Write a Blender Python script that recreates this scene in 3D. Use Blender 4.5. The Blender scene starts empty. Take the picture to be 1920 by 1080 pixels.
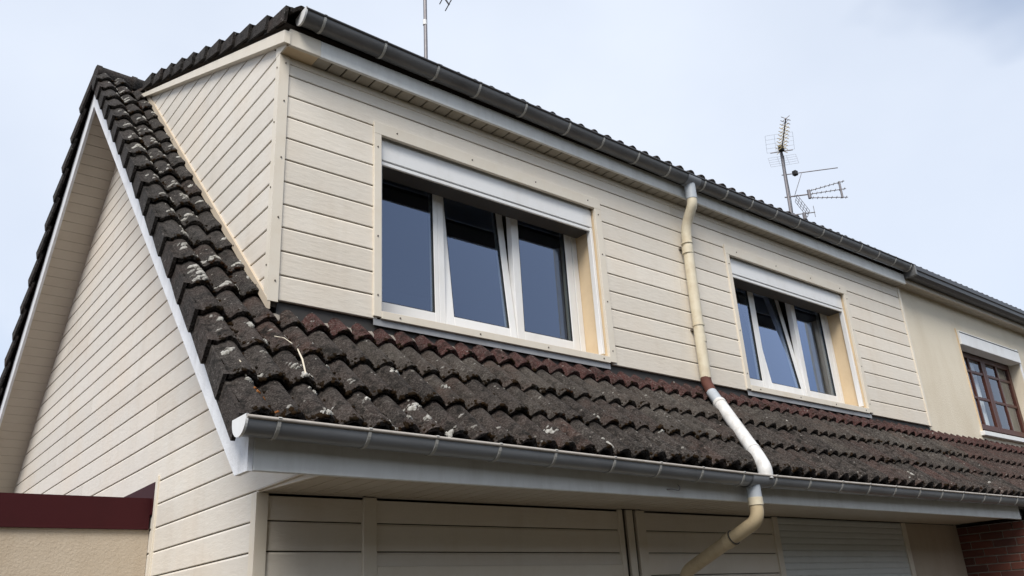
import bpy, math, random
from mathutils import Vector, Matrix, Euler, noise as mnoise

# ------------------------------------------------------------------ camera, sky, sun, exposure
scene = bpy.context.scene
col = scene.collection
rng = random.Random(7)

cam_data = bpy.data.cameras.new('camera')
cam = bpy.data.objects.new('camera', cam_data)
col.objects.link(cam)
cam_data.sensor_width = 36.0
cam_data.lens = 29.654
cam_data.clip_end = 3000
RIGHT = Vector((0.77762621, -0.62607568, -0.05767781))
DOWN = Vector((0.19063398, 0.32220588, -0.92727669))
FWD = Vector((0.59912951, 0.7100793, 0.36990703))
m = Matrix.Identity(4)
for r in range(3):
    m[r][0] = RIGHT[r]; m[r][1] = -DOWN[r]; m[r][2] = -FWD[r]
m.translation = Vector((-1.425, -3.515, 1.623))
cam.matrix_world = m
scene.camera = cam

SUN_EL, SUN_AZ = 48.0, 229.0        # azimuth clockwise from +Y; the sun stands behind the camera to the left
world = bpy.data.worlds.new('World')
scene.world = world
world.use_nodes = True
wn, wl = world.node_tree.nodes, world.node_tree.links
wn.clear()
w_out = wn.new('ShaderNodeOutputWorld')
w_bg = wn.new('ShaderNodeBackground'); w_bg.inputs['Strength'].default_value = 0.12
w_sky = wn.new('ShaderNodeTexSky'); w_sky.sky_type = 'NISHITA'; w_sky.sun_disc = False
w_sky.sun_elevation = math.radians(SUN_EL); w_sky.sun_rotation = math.radians(SUN_AZ)
w_sky.air_density = 1.0; w_sky.dust_density = 1.5; w_sky.ozone_density = 1.0
w_tc = wn.new('ShaderNodeTexCoord')
w_map = wn.new('ShaderNodeMapping'); w_map.inputs['Scale'].default_value = (1, 1, 1.6)
w_map.inputs['Location'].default_value = (-2.85, -0.21, 2.7)
w_n = wn.new('ShaderNodeTexNoise'); w_n.inputs['Scale'].default_value = 1.35
w_n.inputs['Detail'].default_value = 5.0; w_n.inputs['Roughness'].default_value = 0.5
w_r = wn.new('ShaderNodeValToRGB')
w_r.color_ramp.elements[0].position = 0.33; w_r.color_ramp.elements[0].color = (0.08, 0.08, 0.08, 1)
w_r.color_ramp.elements[1].position = 0.46; w_r.color_ramp.elements[1].color = (0.83, 0.83, 0.83, 1)
w_r.color_ramp.elements.new(0.68).color = (1, 1, 1, 1)
w_mix = wn.new('ShaderNodeMix'); w_mix.data_type = 'RGBA'
w_mix.inputs['B'].default_value = (4.6, 5.0, 5.7, 1)      # thin bright overcast
wl.new(w_tc.outputs['Generated'], w_map.inputs['Vector'])
wl.new(w_map.outputs['Vector'], w_n.inputs['Vector'])
wl.new(w_n.outputs['Fac'], w_r.inputs['Fac'])
wl.new(w_r.outputs['Color'], w_mix.inputs['Factor'])
wl.new(w_sky.outputs['Color'], w_mix.inputs['A'])
wl.new(w_mix.outputs['Result'], w_bg.inputs['Color'])
wl.new(w_bg.outputs['Background'], w_out.inputs['Surface'])

sun_data = bpy.data.lights.new('sun', 'SUN')
sun_data.energy = 2.4; sun_data.angle = math.radians(28); sun_data.color = (1.0, 0.94, 0.86)
sun = bpy.data.objects.new('sun', sun_data); col.objects.link(sun)
az, el = math.radians(SUN_AZ), math.radians(SUN_EL)
to_sun = Vector((math.cos(el) * math.sin(az), math.cos(el) * math.cos(az), math.sin(el)))
sun.rotation_euler = to_sun.to_track_quat('Z', 'Y').to_euler()
sun.location = (-6, -8, 12)

vs = scene.view_settings
vs.view_transform = 'Standard'; vs.look = 'None'; vs.gamma = 1.0; vs.exposure = 0.60
vs.use_curve_mapping = False

# ------------------------------------------------------------------ materials
MATS = {}
def new_mat(name):
    mt = bpy.data.materials.new(name); mt.use_nodes = True
    nt = mt.node_tree
    b = nt.nodes['Principled BSDF']
    MATS[name] = mt
    return mt, nt, b

def nd(nt, typ, **kw):
    n = nt.nodes.new(typ)
    for k, v in kw.items():
        if k in n.inputs: n.inputs[k].default_value = v
        else: setattr(n, k, v)
    return n

def noise_fac(nt, scale, detail=4, rough=0.55, lo=0.35, hi=0.65, vec=None, stretch=None, coord='pos'):
    if vec is None:
        if coord == 'pos': vec = nd(nt, 'ShaderNodeNewGeometry').outputs['Position']
        else: vec = nd(nt, 'ShaderNodeTexCoord').outputs['Object']
    if stretch:
        mp = nd(nt, 'ShaderNodeMapping'); mp.inputs['Scale'].default_value = stretch
        nt.links.new(vec, mp.inputs['Vector']); vec = mp.outputs['Vector']
    n = nd(nt, 'ShaderNodeTexNoise'); n.inputs['Scale'].default_value = scale
    n.inputs['Detail'].default_value = detail; n.inputs['Roughness'].default_value = rough
    nt.links.new(vec, n.inputs['Vector'])
    r = nd(nt, 'ShaderNodeMapRange'); r.inputs['From Min'].default_value = lo; r.inputs['From Max'].default_value = hi
    nt.links.new(n.outputs['Fac'], r.inputs['Value'])
    return r.outputs['Result']

def mixc(nt, fac, a, b, mode='MIX'):
    mx = nd(nt, 'ShaderNodeMix'); mx.data_type = 'RGBA'; mx.blend_type = mode
    for key, val in (('A', a), ('B', b)):
        if isinstance(val, (tuple, list)): mx.inputs[key].default_value = (*val, 1) if len(val) == 3 else val
        else: nt.links.new(val, mx.inputs[key])
    if isinstance(fac, (int, float)): mx.inputs['Factor'].default_value = fac
    else: nt.links.new(fac, mx.inputs['Factor'])
    return mx.outputs['Result']

def mul(nt, a, k):
    x = nd(nt, 'ShaderNodeMath', operation='MULTIPLY')
    nt.links.new(a, x.inputs[0])
    if isinstance(k, (int, float)): x.inputs[1].default_value = k
    else: nt.links.new(k, x.inputs[1])
    return x.outputs[0]

def bump(nt, b, h, strength, dist):
    bp = nd(nt, 'ShaderNodeBump'); bp.inputs['Strength'].default_value = strength; bp.inputs['Distance'].default_value = dist
    nt.links.new(h, bp.inputs['Height']); nt.links.new(bp.outputs['Normal'], b.inputs['Normal'])

def obj_random(nt):
    return nd(nt, 'ShaderNodeObjectInfo').outputs['Random']

def siding(name, base, warm, stretch):
    mt, nt, b = new_mat(name)
    f1 = noise_fac(nt, 1.3, 4, 0.6, 0.45, 0.8)
    c = mixc(nt, mul(nt, f1, 0.55), base, warm)
    f2 = noise_fac(nt, 9, 5, 0.65, 0.5, 0.85)
    c = mixc(nt, mul(nt, f2, 0.15), c, (warm[0] * .62, warm[1] * .58, warm[2] * .52))
    f3 = noise_fac(nt, 5, 5, 0.6, 0.52, 0.80, stretch=(1, 1, 0.10))
    c = mixc(nt, mul(nt, f3, 0.17), c, (warm[0] * .55, warm[1] * .50, warm[2] * .42))
    r = nd(nt, 'ShaderNodeMapRange'); r.inputs['To Min'].default_value = 0.92; r.inputs['To Max'].default_value = 1.04
    nt.links.new(obj_random(nt), r.inputs['Value'])
    hs = nd(nt, 'ShaderNodeHueSaturation'); nt.links.new(c, hs.inputs['Color']); nt.links.new(r.outputs['Result'], hs.inputs['Value'])
    nt.links.new(hs.outputs['Color'], b.inputs['Base Color'])
    b.inputs['Roughness'].default_value = 0.62
    b.inputs['Specular IOR Level'].default_value = 0.3
    h = noise_fac(nt, 30, 5, 0.6, 0.3, 0.7, stretch=stretch)
    bump(nt, b, h, 0.32, 0.003)
    return mt
siding('siding_x', (0.75, 0.70, 0.615), (0.74, 0.64, 0.51), (0.35, 1, 1.5))
siding('siding_y', (0.71, 0.67, 0.60), (0.72, 0.61, 0.48), (1, 0.35, 1.5))

def paint(name, colr, rough=0.5, dirt=(0.3, 0.26, 0.2), amt=0.25, scale=5, bumpy=0.0, spec=0.4, metallic=0.0, stretch=None):
    mt, nt, b = new_mat(name)
    f = noise_fac(nt, scale, 5, 0.65, 0.45, 0.85, stretch=stretch)
    c = mixc(nt, mul(nt, f, amt), colr, dirt)
    nt.links.new(c, b.inputs['Base Color'])
    b.inputs['Roughness'].default_value = rough
    b.inputs['Specular IOR Level'].default_value = spec
    b.inputs['Metallic'].default_value = metallic
    if bumpy:
        bump(nt, b, noise_fac(nt, 60, 4, 0.6, 0.3, 0.7), bumpy, 0.004)
    return mt
paint('trim_cream', (0.72, 0.665, 0.565), 0.5, (0.55, 0.43, 0.28), 0.3, 6)
paint('trim_tan', (0.54, 0.46, 0.355), 0.6, (0.40, 0.29, 0.17), 0.45, 7)
paint('soffit_shaded', (0.36, 0.33, 0.275), 0.55, (0.22, 0.18, 0.14), 0.4, 5)  # darker copy of the soffit colour, with the dormer eave shade put in
paint('reveal_cream', (0.66, 0.52, 0.34), 0.55, (0.45, 0.32, 0.18), 0.35, 6)
paint('white_pvc', (0.79, 0.80, 0.80), 0.38, (0.45, 0.41, 0.33), 0.30, 6, stretch=(1, 1, 0.35))
paint('bargeboard_white', (0.78, 0.80, 0.83), 0.55, (0.32, 0.31, 0.29), 0.42, 10, bumpy=0.3, stretch=(1, 1, 0.4))
paint('soffit_pvc', (0.52, 0.47, 0.39), 0.5, (0.38, 0.32, 0.25), 0.4, 4)
paint('fascia_pvc', (0.74, 0.75, 0.73), 0.45, (0.28, 0.25, 0.20), 0.35, 7, stretch=(1, 1, 0.25))
paint('gutter_grey', (0.25, 0.265, 0.285), 0.28, (0.07, 0.07, 0.07), 0.6, 5, stretch=(0.35, 1, 1))
paint('gutter_dark', (0.15, 0.152, 0.155), 0.36, (0.03, 0.03, 0.03), 0.75, 5, stretch=(0.35, 1, 1))
paint('gutter_black', (0.07, 0.07, 0.075), 0.4, (0.03, 0.03, 0.03), 0.5, 5)
paint('strap_grey', (0.42, 0.42, 0.40), 0.5, (0.2, 0.19, 0.17), 0.4, 14)
paint('gutter_rim', (0.45, 0.42, 0.38), 0.6, (0.2, 0.16, 0.12), 0.6, 14)
paint('pipe_cream', (0.66, 0.60, 0.46), 0.45, (0.36, 0.25, 0.12), 0.55, 9)
paint('pipe_white', (0.72, 0.72, 0.71), 0.45, (0.25, 0.22, 0.17), 0.6, 13, stretch=(1, 1, 0.6))
paint('pipe_tan', (0.55, 0.45, 0.29), 0.45, (0.22, 0.15, 0.08), 0.7, 7)
paint('pipe_rust', (0.11, 0.04, 0.028), 0.8, (0.06, 0.03, 0.02), 0.6, 20)
paint('outlet_grey', (0.42, 0.46, 0.50), 0.4, (0.2, 0.2, 0.2), 0.3, 12)
paint('lead', (0.33, 0.34, 0.36), 0.55, (0.12, 0.11, 0.1), 0.6, 6)
paint('gap_dark', (0.05, 0.047, 0.045), 0.7, (0.02, 0.02, 0.02), 0.5, 6)
paint('membrane', (0.09, 0.075, 0.06), 0.9, (0.02, 0.02, 0.02), 0.3, 6)
paint('render_cream', (0.72, 0.655, 0.53), 0.85, (0.50, 0.41, 0.28), 0.5, 2.2, bumpy=0.45, stretch=(1, 1, 0.35))
paint('annex_render', (0.49, 0.42, 0.33), 0.85, (0.34, 0.26, 0.17), 0.6, 4.0, bumpy=0.45, stretch=(1, 1, 0.4))
paint('oxblood', (0.045, 0.008, 0.010), 0.6, (0.03, 0.007, 0.008), 0.5, 4, spec=0.15)
paint('wood_brown', (0.075, 0.022, 0.013), 0.42, (0.05, 0.016, 0.008), 0.6, 9, stretch=(3, 3, 0.4))
paint('curtain', (0.72, 0.72, 0.72), 0.9, (0.55, 0.55, 0.55), 0.2, 4)
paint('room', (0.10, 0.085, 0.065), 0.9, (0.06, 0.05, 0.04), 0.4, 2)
paint('screw', (0.12, 0.10, 0.08), 0.5, (0.05, 0.04, 0.03), 0.4, 9)
paint('rubber', (0.015, 0.015, 0.015), 0.6, (0.03, 0.03, 0.03), 0.4, 9)
paint('shutter_slat', (0.60, 0.62, 0.60), 0.45, (0.4, 0.38, 0.34), 0.3, 5)
paint('antenna_metal', (0.22, 0.21, 0.22), 0.45, (0.1, 0.09, 0.09), 0.5, 9, metallic=0.3)
paint('antenna_gold', (0.42, 0.33, 0.16), 0.45, (0.2, 0.16, 0.09), 0.4, 9, metallic=0.3)
paint('mortar', (0.30, 0.27, 0.23), 0.9, (0.18, 0.16, 0.13), 0.5, 12, bumpy=0.4)
paint('straw', (0.66, 0.60, 0.48), 0.8, (0.4, 0.34, 0.24), 0.4, 20)
paint('deck', (0.06, 0.045, 0.035), 0.9, (0.03, 0.02, 0.02), 0.4, 4)

def brick_mat():
    mt, nt, b = new_mat('brick')
    c = mixc(nt, obj_random(nt), (0.17, 0.053, 0.033), (0.09, 0.032, 0.024))
    c = mixc(nt, mul(nt, noise_fac(nt, 40, 4), 0.4), c, (0.09, 0.045, 0.035))
    nt.links.new(c, b.inputs['Base Color']); b.inputs['Roughness'].default_value = 0.9
    bump(nt, b, noise_fac(nt, 120, 4), 0.4, 0.003)
brick_mat()

def tile_material(name, base, alt, red, redamt, lich, lichen_lo, moss_amt):
    mt, nt, b = new_mat(name)
    rnd = obj_random(nt)
    c = mixc(nt, noise_fac(nt, 3.5, 4, 0.6, 0.3, 0.7), base, alt)
    rr = nd(nt, 'ShaderNodeMapRange'); rr.inputs['From Min'].default_value = 0.25; rr.inputs['From Max'].default_value = 1.0
    nt.links.new(rnd, rr.inputs['Value'])
    redf = mul(nt, mul(nt, noise_fac(nt, 6, 4, 0.6, 0.38, 0.68), rr.outputs['Result']), redamt)
    c = mixc(nt, redf, c, red)
    # mineral grain
    c = mixc(nt, mul(nt, noise_fac(nt, 110, 4, 0.75, 0.47, 0.72), 0.7), c, (0.23, 0.21, 0.19))
    # grey lichen bloom with ragged outline, in drifts
    dr = noise_fac(nt, 2.1, 3, 0.5, 0.40, 0.66)
    lf = mul(nt, noise_fac(nt, 48, 6, 0.75, lichen_lo, lichen_lo + 0.13), dr)
    c = mixc(nt, mul(nt, lf, 0.8), c, lich)
    # black algae
    af = noise_fac(nt, 16, 6, 0.72, 0.49, 0.64)
    c = mixc(nt, mul(nt, af, moss_amt), c, (0.012, 0.011, 0.009))
    # small pale crusts
    v = nd(nt, 'ShaderNodeTexVoronoi'); v.inputs['Scale'].default_value = 22
    nt.links.new(nd(nt, 'ShaderNodeNewGeometry').outputs['Position'], v.inputs['Vector'])
    vr = nd(nt, 'ShaderNodeMapRange'); vr.inputs['From Min'].default_value = 0.17; vr.inputs['From Max'].default_value = 0.10
    nt.links.new(v.outputs['Distance'], vr.inputs['Value'])
    vf = mul(nt, mul(nt, vr.outputs['Result'], noise_fac(nt, 5, 2, 0.5, 0.52, 0.6)), 0.75)
    c = mixc(nt, vf, c, (0.34, 0.33, 0.30))
    lw = noise_fac(nt, 0.9, 3, 0.5, 0.35, 0.7)
    c = mixc(nt, mul(nt, lw, 0.35), c, mixc(nt, 1.0, c, (0.55, 0.5, 0.48), 'MULTIPLY'))
    nt.links.new(c, b.inputs['Base Color'])
    b.inputs['Roughness'].default_value = 0.92; b.inputs['Specular IOR Level'].default_value = 0.2
    h = noise_fac(nt, 70, 6, 0.7, 0.25, 0.75)
    bump(nt, b, h, 1.0, 0.010)
tile_material('tile_dark', (0.060, 0.050, 0.044), (0.024, 0.020, 0.018), (0.095, 0.042, 0.030), 0.6, (0.25, 0.235, 0.21), 0.54, 0.92)
tile_material('tile_rake', (0.042, 0.039, 0.037), (0.026, 0.023, 0.021), (0.075, 0.038, 0.026), 0.4, (0.20, 0.195, 0.185), 0.57, 0.85)
tile_material('tile_grey', (0.078, 0.067, 0.057), (0.034, 0.029, 0.025), (0.115, 0.058, 0.042), 0.55, (0.26, 0.25, 0.225), 0.52, 0.6)
tile_material('tile_red', (0.085, 0.028, 0.025), (0.048, 0.022, 0.020), (0.105, 0.030, 0.026), 0.6, (0.22, 0.18, 0.165), 0.54, 0.75)
tile_material('tile_brown', (0.066, 0.043, 0.036), (0.040, 0.026, 0.023), (0.095, 0.036, 0.028), 0.6, (0.22, 0.19, 0.17), 0.55, 0.6)

def moss_mat():
    mt, nt, b = new_mat('moss')
    c = mixc(nt, noise_fac(nt, 7, 3), (0.016, 0.013, 0.009), (0.040, 0.024, 0.012))
    c = mixc(nt, mul(nt, noise_fac(nt, 2.5, 2, 0.5, 0.6, 0.75), 0.5), c, (0.055, 0.018, 0.010))
    nt.links.new(c, b.inputs['Base Color']); b.inputs['Roughness'].default_value = 1.0
    b.inputs['Specular IOR Level'].default_value = 0.05
    bump(nt, b, noise_fac(nt, 180, 4, 0.7), 1.0, 0.006)
moss_mat()
def lichen_mat():
    mt, nt, b = new_mat('lichen')
    c = mixc(nt, noise_fac(nt, 60, 4), (0.54, 0.535, 0.50), (0.27, 0.26, 0.23))
    nt.links.new(c, b.inputs['Base Color']); b.inputs['Roughness'].default_value = 0.95
    bump(nt, b, noise_fac(nt, 200, 4), 0.8, 0.003)
    mt, nt, b = new_mat('lichen_grey')
    c = mixc(nt, noise_fac(nt, 40, 4), (0.40, 0.39, 0.36), (0.17, 0.16, 0.14))
    nt.links.new(c, b.inputs['Base Color']); b.inputs['Roughness'].default_value = 0.95
    bump(nt, b, noise_fac(nt, 200, 4), 0.8, 0.003)
    mt, nt, b = new_mat('lichen_orange')
    c = mixc(nt, noise_fac(nt, 60, 4), (0.30, 0.12, 0.02), (0.16, 0.05, 0.015))
    nt.links.new(c, b.inputs['Base Color']); b.inputs['Roughness'].default_value = 0.95
lichen_mat()

def glass_mat():
    mt, nt, b = new_mat('glass')
    nt.nodes.remove(b)
    out = nt.nodes['Material Output']
    fr = nd(nt, 'ShaderNodeFresnel'); fr.inputs['IOR'].default_value = 1.5
    gm = nd(nt, 'ShaderNodeNewGeometry')
    inv = nd(nt, 'ShaderNodeMath', operation='SUBTRACT'); inv.inputs[0].default_value = 1.0
    nt.links.new(gm.outputs['Backfacing'], inv.inputs[1])
    f = mul(nt, mul(nt, fr.outputs['Fac'], 3.8), inv.outputs[0])      # four faces of a double-glazed unit
    tr = nd(nt, 'ShaderNodeBsdfTransparent'); tr.inputs['Color'].default_value = (0.7, 0.73, 0.73, 1)
    gl = nd(nt, 'ShaderNodeBsdfGlossy'); gl.inputs['Roughness'].default_value = 0.0
    gl.inputs['Color'].default_value = (0.60, 0.76, 1.10, 1)   # blue of the reflected sky, put into the gloss colour
    mx = nd(nt, 'ShaderNodeMixShader')
    nt.links.new(f, mx.inputs[0]); nt.links.new(tr.outputs[0], mx.inputs[1]); nt.links.new(gl.outputs[0], mx.inputs[2])
    nt.links.new(mx.outputs[0], out.inputs['Surface'])
glass_mat()

def glass_plain():
    mt = MATS['glass'].copy(); mt.name = 'glass_plain'; MATS['glass_plain'] = mt
    for n in mt.node_tree.nodes:
        if n.type == 'BSDF_GLOSSY': n.inputs['Color'].default_value = (0.9, 0.93, 1.0, 1)
        if n.type == 'BSDF_TRANSPARENT': n.inputs['Color'].default_value = (0.92, 0.94, 0.94, 1)
        if n.type == 'MATH' and n.operation == 'MULTIPLY' and not n.inputs[1].is_linked: n.inputs[1].default_value = 1.5
glass_plain()

def ground_mat():
    mt, nt, b = new_mat('ground')
    c = mixc(nt, noise_fac(nt, 0.25, 4, 0.6, 0.40, 0.60), (0.080, 0.058, 0.040), (0.060, 0.050, 0.030))
    c = mixc(nt, mul(nt, noise_fac(nt, 30, 4), 0.4), c, (0.03, 0.03, 0.028))
    nt.links.new(c, b.inputs['Base Color']); b.inputs['Roughness'].default_value = 0.95
    bump(nt, b, noise_fac(nt, 80, 4), 0.5, 0.01)
ground_mat()

# ------------------------------------------------------------------ mesh helpers
class MB:
    def __init__(self): self.v = []; self.f = []; self.s = []
    def add(self, vs, fs, smooth=False):
        o = len(self.v); self.v += [tuple(p) for p in vs]
        for f in fs: self.f.append([i + o for i in f]); self.s.append(smooth)
    def box(self, x0, x1, y0, y1, z0, z1):
        self.add([(x0,y0,z0),(x1,y0,z0),(x1,y1,z0),(x0,y1,z0),(x0,y0,z1),(x1,y0,z1),(x1,y1,z1),(x0,y1,z1)],
                 [(3,2,1,0),(4,5,6,7),(0,1,5,4),(1,2,6,5),(2,3,7,6),(3,0,4,7)])
        return self
    def bbox(self, x0, x1, y0, y1, z0, z1, b=0.003):
        """box with chamfered edges"""
        xs, ys, zs = (x0, x1), (y0, y1), (z0, z1)
        b = min(b, (x1-x0)/3, (y1-y0)/3, (z1-z0)/3)
        idx = {}; vs = []
        for i in (0, 1):
            for j in (0, 1):
                for k in (0, 1):
                    sx, sy, sz = 1-2*i, 1-2*j, 1-2*k
                    for a in range(3):
                        p = [xs[i]+sx*b, ys[j]+sy*b, zs[k]+sz*b]
                        p[a] = (xs[i], ys[j], zs[k])[a]
                        idx[i, j, k, a] = len(vs); vs.append(p)
        fs = []
        for a in range(3):
            o = [q for q in range(3) if q != a]
            for e in (0, 1):
                cyc = []
                for (u, w) in ((0,0),(1,0),(1,1),(0,1)):
                    c = [0,0,0]; c[a] = e; c[o[0]] = u; c[o[1]] = w
                    cyc.append(idx[c[0],c[1],c[2],a])
                fs.append(cyc)
        for a in range(3):                     # edges along axis a
            o = [q for q in range(3) if q != a]
            for u in (0,1):
                for w in (0,1):
                    def cc(e):
                        c = [0,0,0]; c[a]=e; c[o[0]]=u; c[o[1]]=w; return c
                    p, q = cc(0), cc(1)
                    fs.append([idx[p[0],p[1],p[2],o[0]], idx[q[0],q[1],q[2],o[0]], idx[q[0],q[1],q[2],o[1]], idx[p[0],p[1],p[2],o[1]]])
        for i in (0,1):
            for j in (0,1):
                for k in (0,1):
                    fs.append([idx[i,j,k,0], idx[i,j,k,1], idx[i,j,k,2]])
        self.add(vs, fs); return self
    def prism(self, poly, axis, a0, a1):
        """poly: 2-D outline in the two other axes (in x,y,z order), extruded along axis"""
        n = len(poly); vs = []
        for a in (a0, a1):
            for (p, q) in poly:
                vs.append({'x': (a,p,q), 'y': (p,a,q), 'z': (p,q,a)}[axis])
        fs = [list(range(n))[::-1], list(range(n, 2*n))]
        for i in range(n):
            j = (i+1) % n
            fs.append([i, j, j+n, i+n])
        self.add(vs, fs); return self
    def tube(self, path, r, n=14, cap=True, rs=None):
        path = [Vector(p) for p in path]
        rings = []; prev = None
        for i, p in enumerate(path):
            if i == 0: t = path[1]-p
            elif i == len(path)-1: t = p-path[i-1]
            else: t = (path[i+1]-p).normalized() + (p-path[i-1]).normalized()
            t.normalize()
            if prev is None:
                u = t.orthogonal().normalized()
            else:
                u = (prev - t*prev.dot(t)).normalized()
            prev = u; w = t.cross(u)
            rr = rs[i] if rs else r
            rings.append([p + (u*math.cos(2*math.pi*k/n) + w*math.sin(2*math.pi*k/n))*rr for k in range(n)])
        vs = [v for g in rings for v in g]; fs = []
        for i in range(len(rings)-1):
            for k in range(n):
                k2 = (k+1) % n
                fs.append([i*n+k, i*n+k2, (i+1)*n+k2, (i+1)*n+k])
        self.add(vs, fs, True)
        if cap:
            self.add(rings[0], [list(range(n))[::-1]]); self.add(rings[-1], [list(range(n))])
        return self
    def mesh(self, name, mat):
        me = bpy.data.meshes.new(name)
        me.from_pydata(self.v, [], self.f)
        me.polygons.foreach_set('use_smooth', self.s)
        me.update()
        if mat: me.materials.append(MATS[mat])
        import bmesh
        bm = bmesh.new(); bm.from_mesh(me)
        bmesh.ops.recalc_face_normals(bm, faces=bm.faces)
        bm.to_mesh(me); bm.free()
        return me
    def build(self, name, mat, parent=None, kind=None):
        return link(name, self.mesh(name, mat), parent, kind)

def root_of(o):
    while o.parent: o = o.parent
    return o
def link(name, me, parent=None, kind=None, loc=None, rot=None):
    o = bpy.data.objects.new(name, me); col.objects.link(o)
    if parent:
        o.parent = parent
        if parent.parent is None:
            base = -Vector(parent.location)
        else:
            base = -(Vector(parent.location) + Vector(parent.parent.location))
        o.location = base + Vector(loc) if loc is not None else base
        if loc is None and parent.parent is not None and parent.rotation_euler == Euler((0,0,0)): pass
    elif loc is not None: o.location = loc
    if rot is not None: o.rotation_euler = rot
    if kind: o['kind'] = kind
    return o
def thing(name, label, cat, loc, group=None):
    o = bpy.data.objects.new(name, None); col.objects.link(o); o.location = loc
    o.empty_display_size = 0.2
    o['label'] = label; o['category'] = cat
    if group: o['group'] = group
    return o

def fillet(pts, rad, n=6):
    pts = [Vector(p) for p in pts]; out = [pts[0]]
    for i in range(1, len(pts)-1):
        a, b, c = pts[i-1], pts[i], pts[i+1]
        d1 = (a-b); d2 = (c-b); L = min(rad, d1.length*.48, d2.length*.48)
        p, q = b + d1.normalized()*L, b + d2.normalized()*L
        for k in range(n+1):
            t = k/n
            out.append(p*(1-t)**2 + b*2*t*(1-t) + q*t*t)
    out.append(pts[-1]); return out

# ------------------------------------------------------------------ ground
g = MB(); g.add([(-400,-400,0),(400,-400,0),(400,400,0),(-400,400,0)], [(0,1,2,3)])
go = g.build('ground', 'ground', None, 'structure')

# ------------------------------------------------------------------ dimensions (metres; x along the street front, y into the house, z up)
T = 1.016                          # main roof slope
XG, YD = 0.35, 0.70                # gable wall face, front wall face
RIDGE_Y = 4.33
PITCH = 0.1512; Z0B = 2.036        # weatherboard rows
X_END = 8.07                       # party line
BACK_Y = 2*RIDGE_Y
ROW_N0 = -13
def zrow(n): return Z0B + PITCH*n
DT = 0.437                         # dormer roof slope
def z_tile(y): return 2.3 + 0.25 + T*y
def z_dorm(y): return 5.290 + DT*(y-0.60)

house = thing('house', 'cream weatherboard house with steep gable, long dormer and mossy dark tiled roof', 'house', (0,0,0))
nb = thing('neighbour_house', 'cream rendered house adjoining on the right with brown wooden window in its dormer', 'house', (X_END,YD,0))

# ------------------------------------------------------------------ weatherboards
GAP = 0.0055; TH = 0.02
def board(parent, mat, axis, face, ulo, uhi, zb, zt, sgn=-1):
    """board whose outer face lies at coordinate `face`; ulo/uhi give its ends at a height z"""
    a = zb + GAP*0.5; t = zt - GAP*0.5
    prof = [(TH, a), (0.002, a), (0.0, a+0.003), (0.0, t-0.012), (0.007, t-0.001), (TH, t)]
    lo = [(d, z, ulo(z)) for d, z in prof]; hi = [(d, z, uhi(z)) for d, z in prof]
    if any(h[2]-l[2] < 0.004 for l, h in zip(lo, hi)):
        lo = [(d, z, min(u, h[2]-0.002)) for (d, z, u), h in zip(lo, hi)]
    n = len(prof); vs = []
    for ring in (lo, hi):
        for d, z, u in ring:
            vs.append((u, face+d, z) if axis == 'x' else (face+d, u, z))
    mb = MB()
    mb.add(vs, [list(range(n))[::-1], list(range(n,2*n))] + [[i,(i+1)%n,(i+1)%n+n,i+n] for i in range(n)])
    return mb.build('siding_board', mat, parent)
const = lambda c: (lambda z: c)

# ---- gable wall (faces -x)
gw = MB()
pg = [(YD+0.03,0),(BACK_Y-YD-0.03,0),(BACK_Y-YD-0.03,2.23+T*YD),(RIDGE_Y,2.25+T*RIDGE_Y),(YD+0.03,2.25+T*YD)]
gable = gw.prism(pg, 'x', XG+TH+0.003, XG+0.22).build('gable_wall', 'membrane', house)
SOF = 2.195                        # underside of the sloping soffit: z = SOF + T*y
def g_lo(z): return max(YD+0.012, (z-SOF-0.02)/T)
def g_hi(z): return min(BACK_Y-YD, RIDGE_Y + (SOF + 0.02 + T*RIDGE_Y - z)/T)
gj = {6:2.53, 7:2.53, 10:4.43, 11:4.43, 12:3.38, 13:3.38, 14:4.90, 15:4.90, 16:5.76, 17:5.3, 18:3.92, 19:3.92, 5:4.39, 8:5.56, 9:5.5, 4:4.4}
for n in range(ROW_N0, 31):
    zb, zt = zrow(n), zrow(n+1)
    if g_hi(zb)-g_lo(zb) < 0.06: break
    if zb < 0: zb = 0.01
    if zt > SOF+0.02+T*RIDGE_Y: zt = SOF+0.02+T*RIDGE_Y
    if zb < 2.3:                               # below the annex roof only the strip beside it is clad
        board(gable, 'siding_y', 'y', XG, const(YD+0.012), const(2.45), zb, zt)
    elif n in gj:
        j = gj[n]
        board(gable, 'siding_y', 'y', XG, g_lo, const(j-0.0028), zb, zt)
        board(gable, 'siding_y', 'y', XG, const(j+0.0028), g_hi, zb, zt)
    else:
        board(gable, 'siding_y', 'y', XG, g_lo, g_hi, zb, zt)
MB().bbox(XG-0.012, XG+0.01, 2.322, 2.366, 0.02, 2.675, .002).build('edge_trim', 'trim_cream', gable)

# ---- ground floor front wall (faces -y), under the eaves
SOFZ = 2.327
fw = MB()
fw.box(XG+TH+0.003+0.2, X_END, YD+TH+0.003, YD+0.22, 0, SOFZ+0.25)
front = fw.build('front_wall', 'membrane', house)
spans = [(0.395,0.955), (1.04,3.0), (3.225,4.765)]
for n in range(ROW_N0, 2):
    zb, zt = max(zrow(n), .01), zrow(n+1)
    for k, (a, b) in enumerate(spans):
        if k == 1 and zb < 1.88: continue
        board(front, 'siding_x', 'x', YD, const(a), const(b), zb, zt)
for k, (a, b) in enumerate(spans):
    board(front, 'siding_x', 'x', YD, const(a), const(b), zrow(2), SOFZ-0.002)
MB().prism([(XG-0.012,YD-0.012),(XG+0.052,YD-0.012),(XG+0.052,YD+0.0),(XG,YD+0.0),(XG,YD+0.052),(XG-0.012,YD+0.052)], 'z', 0.02, SOFZ-0.003).build('corner_trim', 'trim_cream', front)
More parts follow.
